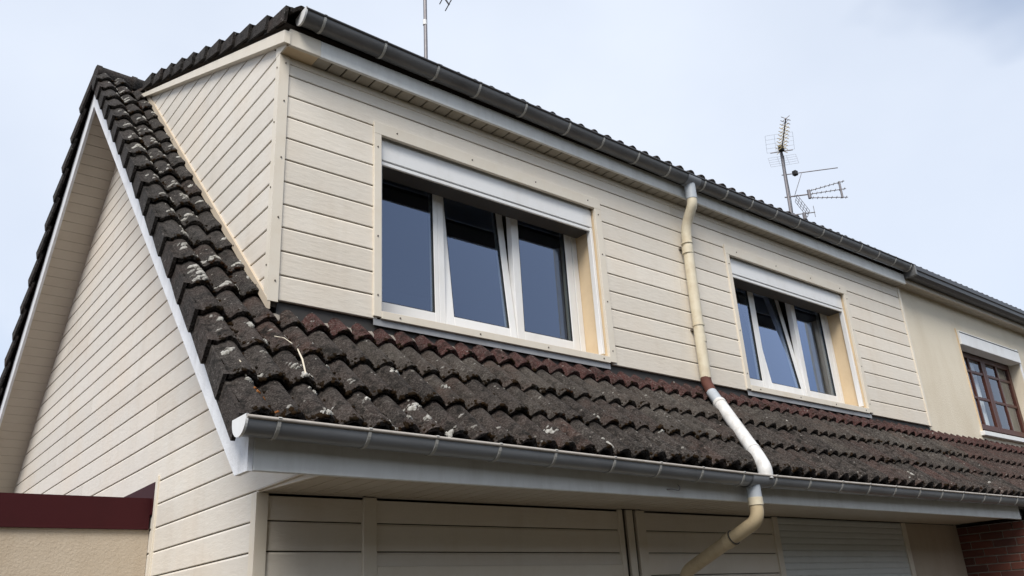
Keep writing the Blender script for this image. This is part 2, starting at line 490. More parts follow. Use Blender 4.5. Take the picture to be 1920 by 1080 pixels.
for a, b, d in ((0.955,1.04,0.014), (2.955,3.0,0.012), (3.04,3.105,0.010), (3.135,3.225,0.014), (4.765,4.835,0.014), (6.89,6.965,0.014)):
    MB().bbox(a, b, YD-d, YD+0.015, 0.02, SOFZ-0.003, .003).build('upright_trim', 'trim_cream', front)
MB().bbox(1.04, 2.955, YD-0.013, YD-0.001, 1.882, 1.958, .003).build('head_trim', 'trim_cream', front)
MB().box(6.965, X_END, YD+0.0, YD+0.02, 0.02, SOFZ-0.003).build('render_panel', 'annex_render', front)
def roller(parent_house, x0, x1, z0, z1, y):
    sh = MB().box(x0, x1, y+0.0085, y+0.03, z0, z1).build('roller_shutter', 'shutter_slat', parent_house)
    H = 0.052; z = z1
    p = [(0.014,0.0),(0.003,0.002),(0.0,0.010),(0.0,H-0.012),(0.003,H-0.005),(0.014,H-0.0035)]
    sm = MB().prism([(y+a, b) for a, b in p], 'x', x0+.004, x1-.004).mesh('slat', 'shutter_slat')
    k = 0
    while z-H > z0:
        z -= H
        link('slat', sm, sh, loc=(0,0,z)); k += 1
    return sh
roller(house, 4.835, 6.89, 0.9, SOFZ-0.004, YD-0.002)
roller(house, 1.10, 2.90, 0.1, 1.885, YD+0.0)

# ------------------------------------------------------------------ dormer front with two windows
ZB, ZT = 3.39, 5.04
W1 = (1.07, 3.04); W2 = (4.78, 6.75); WZ = (3.445, 4.695)
df = MB()
yc0, yc1 = YD+TH+0.003, YD+0.33
xs = [XG+TH+0.003, W1[0]-0.012, W1[1]+0.012, W2[0]-0.012, W2[1]+0.012, X_END]
for i in (0, 2, 4): df.box(xs[i], xs[i+1], yc0, yc1, ZB+0.004, ZT)
for i in (1, 3):
    df.box(xs[i], xs[i+1], yc0, yc1, ZB+0.004, WZ[0]-0.013); df.box(xs[i], xs[i+1], yc0, yc1, 4.80, ZT)
dormer = df.build('dormer_front', 'membrane', house)
TR = 0.055
def spans_at(zb, zt):
    a0, a1 = XG+0.04, X_END-0.035
    if zb > WZ[1]+0.03: return [(a0, a1)]
    return [(a0, W1[0]-0.025), (W1[1]+0.04, W2[0]-0.02), (W2[1]+0.05, a1)]
rows = [(ZB, zrow(10))] + [(zrow(n), zrow(n+1)) for n in range(10, 19)] + [(zrow(19), ZT-0.002)]
for q, (zb, zt) in enumerate(rows):
    for (a, b) in spans_at(zb, zt):
        js = [j for j in ((4.19,) if q in (9, 8) else (4.02,) if q in (10, 5) else (5.95,) if q == 11 else ()) if a < j < b]
        ed = [a] + js + [b]
        for i in range(len(ed)-1):
            board(dormer, 'siding_x', 'x', YD, const(ed[i]+(0.0015 if i else 0)), const(ed[i+1]-(0.0015 if i < len(ed)-2 else 0)), zb, zt)
MB().prism([(XG-0.012,YD-0.012),(XG+0.052,YD-0.012),(XG+0.052,YD),(XG,YD),(XG,YD+0.045),(XG-0.012,YD+0.045)], 'z', 3.375, ZT-0.003).build('corner_trim', 'trim_cream', dormer)
MB().bbox(X_END-0.04, X_END+0.004, YD-0.012, YD+0.03, ZB-0.004, ZT-0.003).build('edge_trim', 'trim_cream', dormer)
MB().bbox(XG+0.053, X_END-0.041, YD-0.006, YD+0.002, 4.99, ZT-0.003, .002).build('head_trim', 'trim_cream', dormer)

def screws(parent, pts, axis):
    mb = MB()
    for p in pts:
        p = Vector(p); d = Vector((0,-1,0)) if axis == 'y' else Vector((-1,0,0))
        mb.tube([p, p+d*0.004], 0.0055, 8)
    mb.build('screw_heads', 'screw', parent, 'stuff')
zz = [3.5,3.9,4.3,4.7,4.98]
screws(dormer, [(XG+0.028, YD-0.012, z) for z in zz], 'y')

def window(w, tag, tilt):
    x0, x1 = w; z0, z1 = WZ
    yw = 0.93
    win = MB().bbox(x0-TR, x1+0.07, YD-0.014, YD+0.012, z1+0.001, z1+0.09, .002).build('window', 'trim_cream', house)   # head trim carries the unit
    win['label'] = tag
    MB().bbox(x0-TR, x0, YD-0.014, YD+0.012, z0-0.04, z1+0.001, .002).build('trim', 'trim_cream', win)
    MB().bbox(x1, x1+0.07, YD-0.014, YD+0.012, z0-0.04, z1+0.001, .002).build('trim', 'trim_cream', win)
    MB().bbox(x0, x1, YD-0.016, YD+0.012, z0-0.05, z0, .002).build('sill', 'trim_cream', win)
    # lining of the opening
    rv = MB()
    rv.box(x0-0.01, x0-0.001, YD+0.0125, yw+0.08, z0-0.01, 4.795)
    rv.box(x1+0.001, x1+0.01, YD+0.0125, yw+0.08, z0-0.01, 4.795)
    rv.box(x0-0.001, x1+0.001, YD+0.0125, yw+0.08, z0-0.012, z0-0.001)
    rv.build('reveal', 'reveal_cream', win)
    # roller shutter head box and its raised end slat, guide rails
    zb = 4.535
    sb = MB(); sb.bbox(x0+0.002, x1-0.002, YD+0.03, yw-0.02, zb, z1-0.004, .004); sb.box(x0+0.004, x1-0.004, YD+0.04, yw-0.021, z1-0.003, 4.795)
    box_ = sb.build('shutter_box', 'white_pvc', win)
    MB().bbox(x0+0.03, x1-0.03, YD+0.034, YD+0.05, zb-0.034, zb-0.007, .003).build('end_slat', 'white_pvc', win)
    MB().box(x0+0.02, x1-0.02, YD+0.052, yw-0.03, zb-0.03, zb-0.001).build('shutter_slot', 'gap_dark', win)
    for a, b in ((x0+0.002, x0+0.03), (x1-0.03, x1-0.002)):
        MB().bbox(a, b, YD+0.03, YD+0.075, z0+0.03, zb-0.003, .003).build('guide_rail', 'white_pvc', win)
    # outer frame
    F0, F1 = z0+0.002, 4.78
    ya, yb = yw, yw+0.07
    fr = MB()
    fr.bbox(x0, x0+0.055, ya, yb, F0, F1); fr.bbox(x1-0.055, x1, ya, yb, F0, F1)
    fr.bbox(x0+0.055, x1-0.055, ya, yb, F0, F0+0.085); fr.bbox(x0+0.055, x1-0.055, ya, yb, F1-0.05, F1)
    m1, m2 = x0+0.625, x0+1.285
    fr.bbox(m1-0.022, m1+0.03, ya+0.004, yb, F0+0.085, F1-0.05)
    fr.build('frame', 'white_pvc', win)
    def sash(a, b, sw_l, sw_r, tilt=0.0, ysh=0.0):
        za, zt = F0+0.088, F1-0.053
        mb = MB(); y0, y1 = -0.028, 0.03
        mb.bbox(a, a+sw_l, y0, y1, 0, zt-za); mb.bbox(b-sw_r, b, y0, y1, 0, zt-za)
        mb.bbox(a+sw_l, b-sw_r, y0+.001, y1, 0, 0.082); mb.bbox(a+sw_l, b-sw_r, y0+.001, y1, zt-za-0.075, zt-za)
        so = mb.build('sash', 'white_pvc', win)
        gk = MB(); e = 0.006
        A, B, C, D = a+sw_l, b-sw_r, 0.082, zt-za-0.075
        gk.box(A, A+e, y0+.006, y0+.016, C, D); gk.box(B-e, B, y0+.006, y0+.016, C, D); gk.box(A+e, B-e, y0+.006, y0+.016, C, C+e); gk.box(A+e, B-e, y0+.006, y0+.016, D-e, D)
        go_ = gk.build('gasket', 'rubber', win)
        pn = MB().box(A+.001, B-.001, y0+0.017, y0+0.022, C+.001, D-.001).build('pane', 'glass', win)
        for o in (so, go_, pn):
            o.location = (0, yw+0.03+ysh, za); o.rotation_euler = (-tilt, 0, 0)
    sash(x0+0.058, m1-0.024, 0.045, 0.035)
    sash(m1+0.032, m2-0.004, 0.07, 0.06, tilt)
    sash(m2, x1-0.058, 0.07, 0.07)
    pts = [(x0-0.028, YD-0.014, z) for z in (z0+0.1, z0+0.5, z1-0.1)] + [(x1+0.035, YD-0.014, z) for z in (z0+0.05, z0+0.45, z0+0.85, z1-0.05)]
    pts += [(x0+u, YD-0.014, z1+0.05) for u in (0.12,0.75,1.35,1.9)] + [(x0+u, YD-0.016, z0-0.025) for u in (0.13,0.75,1.35,1.9)]
    screws(win, pts, 'y')
    return win
window(W1, 'three-light white window left of the downpipe', math.radians(5.2))
window(W2, 'three-light white window right of the downpipe', math.radians(6.5))

# room behind the windows
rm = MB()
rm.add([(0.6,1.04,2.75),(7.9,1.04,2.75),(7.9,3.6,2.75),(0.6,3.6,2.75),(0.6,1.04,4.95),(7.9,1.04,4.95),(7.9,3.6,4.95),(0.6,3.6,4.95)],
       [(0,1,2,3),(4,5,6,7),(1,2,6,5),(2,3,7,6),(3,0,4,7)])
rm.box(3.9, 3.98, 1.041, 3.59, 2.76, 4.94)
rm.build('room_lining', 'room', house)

# ---- dormer cheek (faces -x)
ch = MB()
def ck_bot(y): return z_tile(y)+0.065
ch.prism([(YD+0.03, ck_bot(YD+0.03)), (3.80, ck_bot(3.80)), (3.80, 5.10+0.445*(3.80-YD)), (YD+0.03, 5.10)], 'x', XG+TH+0.003, XG+0.12)
cheek = ch.build('dormer_cheek', 'membrane', house)
def c_lo(z): return max(YD+0.012, (z-5.115)/0.445+YD)
def c_hi(z): return (z-2.55-0.105)/T
for n in range(9, 33):
    zb, zt = zrow(n), zrow(n+1)
    if c_hi(zt)-c_lo(zt) < 0.03: 
        if c_hi(zb)-c_lo(zb) < 0.03 and n > 15: continue
    if c_hi(zb) < c_lo(zb)+0.01 and n < 15:
        zb = max(zb, 2.655+T*(YD+0.03))
        if zt-zb < 0.04: continue
    board(cheek, 'siding_y', 'y', XG, c_lo, c_hi, zb, zt)
ya, yb = YD-0.01, 3.86
MB().prism([(ya, 2.55+0.075+T*ya), (yb, 2.55+0.075+T*yb), (yb, 2.55+0.138+T*yb), (ya, 2.55+0.138+T*ya)], 'x', XG-0.014, XG+0.008).build('foot_trim', 'trim_tan', cheek)
screws(cheek, [(XG-0.014, y, 2.55+0.108+T*y) for y in (0.85,1.25,1.7,2.2,2.8)], 'x')
screws(cheek, [(XG-0.012, YD+0.022, z) for z in (3.6,4.1,4.55,4.95)], 'x')

# ------------------------------------------------------------------ roof tiles
TW, GAUGE = 0.30, 0.227
SA = math.atan(T); SL = math.cos(SA)
def prof(u):
    t = abs(u % 0.15 - 0.075)                 # a rounded roll, then a narrow flat pan
    return 0.054*max(0.0, math.cos(math.pi*t/0.130))**0.8
def make_tile(seed, mat, left_flange=False, right_flange=False, length=0.37, lift=0.044, flange=0.13, n=24):
    r = random.Random(seed)
    mb = MB()
    us = [TW*k/n for k in range(n+1)]
    if left_flange: us[0] = 0.0
    ss = [0.0, 0.012, 0.12, 0.25, length]
    th = 0.026
    tl = [r.uniform(-.003,.003) for _ in us]; td = [r.uniform(-.0025,.0025) for _ in us]
    if r.random() < 0.45:                             # chipped tail
        c = r.randrange(1, n); tl[c] += r.uniform(.006,.014); tl[c-1] += .004
    top = []
    for j, s in enumerate(ss):
        for i, u in enumerate(us):
            base = lift*(1-s/length)
            h = prof(u)
            if left_flange and u < 0.05: h = max(h, 0.020)
            if right_flange and u > TW-0.05: h = max(h, 0.020)
            z = base+h + (td[i] if j < 2 else 0) - (0.004 if j == 0 else 0)
            top.append((u, s + (tl[i] if j < 2 else 0), z))
    N = n+1
    mb.add(top, [[j*N+i, j*N+i+1, (j+1)*N+i+1, (j+1)*N+i] for j in range(len(ss)-1) for i in range(n)], True)
    fr = [top[i] for i in range(N)] + [(top[i][0], top[i][1]+0.002, top[i][2]-th) for i in range(N)]
    mb.add(fr, [[i, i+1, N+i+1, N+i] for i in range(n)])
    un = [(top[i][0], top[i][1]+0.002, top[i][2]-th) for i in range(N)] + [(u, length, top[-N+i][2]-th) for i, u in enumerate(us)]
    mb.add(un, [[i, i+1, N+i+1, N+i] for i in range(n)], True)
    for sd, fl in ((0, left_flange), (n, right_flange)):
        u = us[sd]; a = top[sd]; b = top[-N+sd]
        if fl:
            x0, x1 = (u-0.004, u+0.016) if sd == 0 else (u-0.016, u+0.004)
            zt0, zt1 = a[2]-0.001, b[2]-0.001
            pts = [(0.0, zt0-flange+0.0), (0.0, zt0), (length, zt1), (length, zt0-flange+lift*0.2)]
            pts[0] = (r.uniform(0.0,.006), zt0-flange)
            pts[3] = (length, zt1-flange+0.02)
            o_ = -0.026 if sd == 0 else 0.026
            vs_ = []
            for xx in (x0, x1):
                for q, (s_, z_) in enumerate(pts): vs_.append((xx + (o_ if q < 2 else 0), s_ - (0.018 if q == 0 else 0), z_))
            mb.add(vs_, [(3,2,1,0),(4,5,6,7),(0,1,5,4),(1,2,6,5),(2,3,7,6),(3,0,4,7)])
            e_ = top[sd]
            mb.add([(x0+o_, pts[1][0], pts[1][1]), (e_[0]+(0.03 if sd == 0 else -0.03), e_[1], e_[2]), (e_[0]+(0.03 if sd == 0 else -0.03), e_[1]+0.1, e_[2]-0.008), (x0+o_*.7, 0.1, pts[1][1]-0.009)], [(0,1,2,3)])
        else:
            mb.add([a, b, (b[0],b[1],b[2]-th), (a[0],a[1],a[2]-th)], [(0,1,2,3)])
    return mb.mesh('roof_tile', mat)
MESH = {}
def tile_mesh(mat, kind):
    k = rng.randrange(5)
    key = (mat, kind, k)
    if key not in MESH:
        MESH[key] = make_tile({'plain': 101, 'verge': 407, 'verge_r': 733}[kind] + k*17, mat, kind == 'verge', kind == 'verge_r')
    return MESH[key]
ROOF_ORIGIN = -0.030
LIFTZ = 0.0
def place_tile(parent, mat, kind, x, i, slope='front', name='roof_tile'):
    if slope == 'front':
        y = ROOF_ORIGIN + GAUGE*i
        rot = Euler((SA + rng.uniform(-.010,.012), rng.uniform(-.014,.014), rng.uniform(-.014,.014)))
        loc = Vector((x+rng.uniform(-.002,.002), y+rng.uniform(-.007,.007), 2.3+0.216+T*y+rng.uniform(-.003,.004)))
    else:
        y = BACK_Y - (ROOF_ORIGIN + GAUGE*i)
        rot = Euler((SA, 0, math.pi)); loc = Vector((x+TW, y, 2.3+0.220+T*(BACK_Y-y)))
    o = link(name, tile_mesh(mat, kind), parent, loc=loc, rot=rot)
    return o, Matrix.Translation(loc) @ rot.to_matrix().to_4x4()

deck = MB()
k0 = 2.3+0.20
deck.prism([(-0.02,k0+T*-0.02),(RIDGE_Y,k0+T*RIDGE_Y),(RIDGE_Y,k0-0.03+T*RIDGE_Y),(-0.02,k0-0.03+T*-0.02)], 'x', 0.03, XG+0.02)
deck.prism([(-0.02,k0+T*-0.02),(YD+0.05,k0+T*(YD+0.05)),(YD+0.05,k0-0.03+T*(YD+0.05)),(-0.02,k0-0.03+T*-0.02)], 'x', XG+0.02, X_END)
deck.prism([(RIDGE_Y,k0+T*RIDGE_Y),(BACK_Y,k0),(BACK_Y,k0-0.03),(RIDGE_Y,k0-0.03+T*RIDGE_Y)], 'x', 0.03, X_END)
roof = deck.build('main_roof', 'deck', house)
front_tiles = []
X0 = -0.045
NCOL = 27
for c in range(NCOL+1):
    x = X0 + TW*c
    top_i = 19 if c == 0 else 18 if c == 1 else 4
    for i in range(top_i):
        if c == 0:
            kind, mt = 'verge', ('tile_rake' if i > 2 else 'tile_dark')
        else:
            kind = 'plain'
            mt = 'tile_rake' if (c == 1 and i > 3) else 'tile_dark'
            if c >= 2 and i == 3: mt = 'tile_red'
            elif c >= 3 and i == 2: mt = 'tile_grey'
            elif i in (0, 1) and c > 2: mt = rng.choice(('tile_dark','tile_dark','tile_grey' if i else 'tile_dark','tile_brown' if c > 14 else 'tile_dark'))
        if c == NCOL and x + TW > X_END + 0.1: continue
        o, M = place_tile(roof, mt, kind, x, i, name='verge_tile' if c == 0 else 'roof_tile')
        front_tiles.append((M, c, i))
for i in range(19):
    place_tile(roof, 'tile_rake', 'verge_r', X0, i, 'back', 'verge_tile')
    if i > 10: place_tile(roof, 'tile_rake', 'plain', X0+TW, i, 'back')
# ridge caps
def ridge_cap(x0, x1, parent, mat):
    mb = MB(); n = 10; R_ = 0.115
    zc = 2.55+T*RIDGE_Y-0.055
    vs = []
    for x, rr in ((x0, R_+0.008), (x0+0.04, R_+0.008), (x0+0.045, R_), (x1, R_-0.006)):
        for k in range(n+1):
            a = math.radians(-38) + math.radians(256)*k/n
            vs.append((x, RIDGE_Y+rr*math.cos(a)*1.1, zc+rr*max(-0.6,math.sin(a))*0.95))
    N = n+1
    mb.add(vs, [[j*N+i, j*N+i+1, (j+1)*N+i+1, (j+1)*N+i] for j in range(3) for i in range(n)], True)
    mb.add(vs[:N], [list(range(N))])
    return mb.build('ridge_tile', mat, parent)
for k in range(3): ridge_cap(X0+0.01+0.33*k, X0+0.36+0.33*k, roof, 'tile_rake')

# dormer roof
dd = MB()
def dk(y): return z_dorm(y)-0.075
dd.prism([(0.60,dk(0.60)),(4.12,dk(4.12)),(4.12,dk(4.12)-0.03),(0.60,dk(0.60)-0.03)], 'x', XG-0.03, X_END)
droof = dd.build('dormer_roof', 'deck', house)
DSA = math.atan(DT); DG = 0.3236*math.cos(DSA)
DM = {}
def dormer_tile(parent, mat, kind, x, i):
    y = 0.522 + DG*i
    k = rng.randrange(4); key = (mat, kind, k)
    if key not in DM: DM[key] = make_tile(300+k*7, mat, kind == 'verge', False, flange=0.10)
    loc = (x, y, z_dorm(y)-0.055)
    return link('verge_tile' if kind == 'verge' else 'roof_tile', DM[key], parent, loc=loc, rot=Euler((DSA+rng.uniform(-.008,.008),0,rng.uniform(-.01,.01))))
for i in range(11): dormer_tile(droof, 'tile_rake', 'verge', XG-0.040, i)
for c in range(1, 26): dormer_tile(droof, 'tile_dark', 'plain', XG-0.040+TW*c, 0)
# the upper courses of the dormer roof, never seen from the street
ft = MB(); n = 8
for i in range(1, 11):
    y = 0.522+DG*i
    vs = []
    NX = int((X_END-0.02-(XG+0.26))/0.0375)
    for yy, lz in ((y, 0.03), (y+DG*1.08, 0.0)):
        for k in range(NX+1):
            u = k*0.0375
            vs.append((XG+0.26+u, yy, z_dorm(yy)-0.055+lz+prof(u)))
    ft.add(vs, [[k, k+1, NX+1+k+1, NX+1+k] for k in range(NX)], True)
ft.build('tile_courses', 'tile_dark', droof, 'stuff')

# moss and lichen on the visible tiles
def ico():
    p = (1+5**.5)/2
    v = [(-1,p,0),(1,p,0),(-1,-p,0),(1,-p,0),(0,-1,p),(0,1,p),(0,-1,-p),(0,1,-p),(p,0,-1),(p,0,1),(-p,0,-1),(-p,0,1)]
    f = [(0,11,5),(0,5,1),(0,1,7),(0,7,10),(0,10,11),(1,5,9),(5,11,4),(11,10,2),(10,7,6),(7,1,8),(3,9,4),(3,4,2),(3,2,6),(3,6,8),(3,8,9),(4,9,5),(2,4,11),(6,2,10),(8,6,7),(9,8,1)]
    return [Vector(q).normalized() for q in v], f
ICO_V, ICO_F = ico()
def tile_z(u, s): return 0.044*(1-s/0.37)+prof(u)
moss, lich, lgrey = MB(), MB(), MB()
orange = MB()
def lump(mb, M, u, s, r, flat=0.55, dz=0.0):
    ph = rng.random()*6.28
    c = Vector((u, s, tile_z(u % TW, max(0,s))+dz))
    vs = []
    for q in ICO_V:
        k = r*rng.uniform(.7,1.3)
        x, y = q.x*math.cos(ph)-q.y*math.sin(ph), q.x*math.sin(ph)+q.y*math.cos(ph)
        vs.append(M @ (c + Vector((x*k, y*k, q.z*k*flat))))
    mb.add(vs, ICO_F, True)
def crust(mb, M, u, s, r, th=0.004):
    n = 11; c = []
    ph = rng.random()*6.28; el = rng.uniform(.55,1.0)
    rs = [r*rng.choice((.45,.7,.9,1.0,1.15,1.45)) for _ in range(n)]
    ring = []
    for k in range(n):
        a = 2*math.pi*k/n
        x, y = math.cos(a)*rs[k], math.sin(a)*rs[k]*el
        uu, s2 = u + x*math.cos(ph)-y*math.sin(ph), s + x*math.sin(ph)+y*math.cos(ph)
        ring.append((uu, s2))
    lo = [M @ Vector((a, b, tile_z(a % TW, max(0,b))-0.002)) for a, b in ring]
    hi = [M @ Vector((u+(a-u)*.8, s+(b-s)*.8, tile_z((u+(a-u)*.8) % TW, max(0,b))+th*rng.uniform(.7,1.3))) for a, b in ring]
    ce = M @ Vector((u, s, tile_z(u % TW, max(0,s))+th*1.3))
    vs = lo+hi+[ce]
    mb.add(vs, [[k,(k+1)%n,(k+1)%n+n,k+n] for k in range(n)] + [[k+n,(k+1)%n+n,2*n] for k in range(n)], True)
for M, c, i in front_tiles:
    left = 1.0 if c < 6 else 0.55 if c < 14 else 0.3
    vis_s = 0.31
    nm = int((60 if i < 3 else 26)*left*(1.3 if c < 2 else 1))
    for _ in range(nm):
        if rng.random() < 0.62:                                   # along the tail
            u, s = rng.uniform(0.005,0.295), rng.uniform(-0.004,0.03); r = rng.uniform(.006,.017)
            lump(moss, M, u, s, r, .8, -0.010)
        else:                                                       # in the troughs and where tiles meet
            u = rng.choice((0.15, 0.0, 0.298)) + rng.uniform(-.018,.018); s = rng.uniform(0.02, vis_s); r = rng.uniform(.006,.016)
            lump(moss, M, min(max(u,.002),.298), s, r, .5)
    for tr in (0.004, 0.15, 0.296):
        ph = rng.random()*9
        for q in range(14):
            s_ = 0.01+q*0.023+rng.uniform(-.01,.01)
            if mnoise.noise(Vector((ph, s_*9, c*0.7))) > (-0.05 if c < 8 else 0.12):
                lump(moss, M, min(max(tr+rng.uniform(-.008,.008),.002),.298), s_, rng.uniform(.006,.012), .5, -.001)
    for _ in range(int(rng.choice((0,1,2,3,5)) * left * (1.5 if c < 3 else 1) + (rng.random() < .35))):
        crust(lgrey, M, rng.uniform(.03,.27), rng.uniform(.03,.30), rng.choice((.004,.005,.006,.008,.010,.013)))
    if c < 2 and i > 3 and rng.random() < .8:
        for _ in range(7): crust(lich, M, rng.uniform(.03,.25), rng.uniform(.02,.2), rng.uniform(.008,.022), .006)
# the white clumps on the rake tiles near the dormer foot, and single pale crusts along the eaves
TM = {(c, i): M for M, c, i in front_tiles}
spots = [(0.034,0.58,.020),(-0.02,0.353,.030),(0.189,0.567,.026),(0.042,0.175,.018),(0.309,0.292,.024),(0.317,0.207,.020),(0.373,0.216,.016),(0.362,0.151,.018),(0.337,-0.02,.024),
         (0.631,0.134,.016),(0.691,-0.005,.022),(0.796,0.015,.015),(0.897,0.126,.026),(0.919,0.037,.016),(1.019,-0.02,.026),(1.219,0.307,.016),(0.958,0.384,.024),(0.02,1.04,.034),(0.03,0.964,.036),
         (0.0,0.90,.026),(0.07,1.0,.022),(2.165,-0.01,.034),(1.782,0.077,.024),(2.312,0.211,.018),(2.875,0.191,.016),(0.05,1.35,.02),(0.12,1.62,.02),(0.09,1.5,.022),(0.2,1.9,.02),(0.02,1.25,.022),(0.02,2.6,.022),
         (0.1,2.9,.018),(0.15,1.15,.018),(4.9,0.25,.02),(5.9,0.05,.022),(0.25,0.9,.016),(0.22,0.44,.014),(1.6,0.33,.012),(0.52,0.33,.012)]
for (x, y, r) in spots:
    c = int((x-X0)//TW); i = int((y-ROOF_ORIGIN)//GAUGE)
    if (c, i) not in TM: continue
    u = (x-X0) - c*TW; s_ = (y-ROOF_ORIGIN-i*GAUGE)/SL
    u = min(max(u,.02),.28); s_ = max(s_, .015)
    crust(lich, TM[(c, i)], u, s_, r*.85, .009)
    for _ in range(5):
        a = rng.random()*6.28; d = r*rng.uniform(.6,1.7)
        crust(lich if rng.random() < .6 else lgrey, TM[(c, i)], min(max(u+math.cos(a)*d,.01),.29), max(.005,s_+math.sin(a)*d), r*rng.uniform(.2,.55), .007)
for (u, s, r) in ((.10,.17,.012),(.12,.14,.014),(.09,.20,.010),(.14,.10,.012),(.16,.06,.010)):
    crust(orange, TM[(0, 0)], u, s, r, .006)
moss.build('moss', 'moss', roof, 'stuff')
lich.build('lichen', 'lichen', roof, 'stuff')
lgrey.build('grey_lichen', 'lichen_grey', roof, 'stuff')
orange.build('orange_lichen', 'lichen_orange', roof, 'stuff')

# lead flashing at the dormer foot, with the recess shade put into its colour
fl = MB()
fl.box(XG+0.06, X_END+0.0, YD+0.024, YD+0.05, 3.22, ZB+0.003)
flash = fl.build('dormer_flashing', 'gap_dark', house)
ap = MB()
def apron(x0, x1):
    ap.prism([(YD+0.004, 3.3925), (YD+0.004, 3.352), (YD+0.001, 3.352), (YD+0.001, 3.3925)], 'x', x0, x1)
for a, b in ((1.02, 3.05), (4.74, 6.80)):
    ap = MB(); apron(a, b); ap.build('metal_apron', 'lead', flash)
ld = MB()
for k in range(52):
    xc = X0+0.15*(k+3)
    if xc > X_END-0.1 or rng.random() < 0.25: continue
    w = rng.uniform(.018,.04); yy = YD-rng.uniform(0.0,.02)
    vs = []
    for j in range(7):
        u = -1+j/3; h = rng.uniform(-.003,.003)
        vs.append((xc+u*w, YD+0.024, 2.532+T*(YD+0.02)+0.052+h)); vs.append((xc+u*w, yy+0.012*u*u, 2.532+T*yy+0.046+0.012*u*u+h)); vs.append((xc+u*w, yy+0.012*u*u-0.004, 2.532+T*yy+0.024))
    ld.add(vs, [[3*j+q, 3*j+3+q, 3*j+4+q, 3*j+1+q] for j in range(6) for q in (0,1)], True)
ld.build('mortar_scraps', 'mortar', flash, 'stuff')

# ------------------------------------------------------------------ bargeboards, fascias, soffits
BB = 2.158; BT = 2.158+0.30
bb = MB()
bb.prism([(0.0,2.297),(0.138,2.297),(RIDGE_Y,BB+T*RIDGE_Y),(RIDGE_Y,BT+T*RIDGE_Y),(0.0,BT)], 'x', 0.0, 0.024)
bb.build('bargeboard', 'bargeboard_white', house)
bb = MB()
bb.prism([(BACK_Y,2.297),(BACK_Y-0.138,2.297),(RIDGE_Y+0.001,BB+T*RIDGE_Y),(RIDGE_Y+0.001,BT+T*RIDGE_Y),(BACK_Y,BT)], 'x', 0.0, 0.024)
bb.build('bargeboard', 'bargeboard_white', house)
def slope_soffit(front):
    base = MB()
    L = RIDGE_Y-0.15
    f = (lambda y: y) if front else (lambda y: BACK_Y-y)
    base.prism([(f(0.15),SOF+0.016+T*0.15),(f(RIDGE_Y),SOF+0.016+T*RIDGE_Y),(f(RIDGE_Y),SOF+0.03+T*RIDGE_Y),(f(0.15),SOF+0.03+T*0.15)], 'x', 0.026, XG+0.03)
    so = base.build('rake_soffit', 'membrane', house)
    W = 0.105*SL
    y = RIDGE_Y-0.002
    while y-W > 0.16:
        a, b = y-W+0.005, y
        MB().prism([(f(a),SOF+T*a),(f(b),SOF+T*b),(f(b),SOF+0.012+T*b),(f(a),SOF+0.012+T*a)], 'x', 0.027, XG+0.006).build('soffit_board', 'soffit_pvc', so)
        y -= W
slope_soffit(True); slope_soffit(False)

MB().bbox(0.026, 7.95, -0.001, 0.022, 2.298, 2.47, .003).build('eave_fascia', 'fascia_pvc', house)
es = MB().box(XG+0.01, 8.06, 0.025, YD+0.01, SOFZ+0.014, SOFZ+0.03).build('eave_soffit', 'membrane', house)
x = XG-0.02; sm = MB().bbox(0, 0.096, 0.024, YD-0.016, SOFZ, SOFZ+0.012, .003).mesh('soffit_board', 'soffit_pvc')
while x < 7.95:
    link('soffit_board', sm, es, loc=(x,0,0)); x += 0.105
# gable cladding carried forward to close the end of the eaves
cl = MB().prism([(0.024,2.30),(YD+0.01,SOFZ-0.002),(YD+0.01,2.5),(0.30,2.5),(0.024,2.47)], 'x', XG-0.002, XG+0.012).build('eave_return', 'siding_y', house)
hk = MB().tube(fillet([(2.69,-0.003,2.345),(2.73,-0.02,2.345),(2.775,-0.03,2.335),(2.785,-0.03,2.36),(2.765,-0.03,2.372)], .02), 0.0028, 8).build('hook', 'antenna_metal', house)

# dormer bargeboard, fascia, soffit
db = MB().prism([(0.565,5.035),(3.86,5.035+0.447*(3.86-0.565)),(3.90,5.125+0.4335*(3.90-0.565)),(0.565,5.125)], 'x', XG-0.042, XG-0.002).build('dormer_bargeboard', 'trim_cream', house)
MB().bbox(XG-0.001, 0.56, 0.575, 0.60, 5.036, 5.16, .003).build('fascia_end', 'trim_cream', house)
MB().bbox(0.5605, 8.03, 0.577, 0.60, 5.036, 5.16, .003).build('dormer_fascia', 'fascia_pvc', house)
ds = MB().box(XG+0.0, 8.05, 0.603, YD+0.03, ZT+0.014, ZT+0.03).build('dormer_soffit', 'membrane', house)
MB().box(XG-0.001, 0.555, 0.601, YD-0.002, ZT-0.0, ZT+0.012).build('soffit_end', 'reveal_cream', ds)
sm = MB().bbox(0, 0.096, 0.601, YD+0.01, ZT, ZT+0.012, .003).mesh('soffit_board', 'soffit_shaded')
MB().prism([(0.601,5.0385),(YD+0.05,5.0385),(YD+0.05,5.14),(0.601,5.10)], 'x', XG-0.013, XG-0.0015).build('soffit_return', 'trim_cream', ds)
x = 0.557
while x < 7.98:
    link('soffit_board', sm, ds, loc=(x,0,0)); x += 0.105

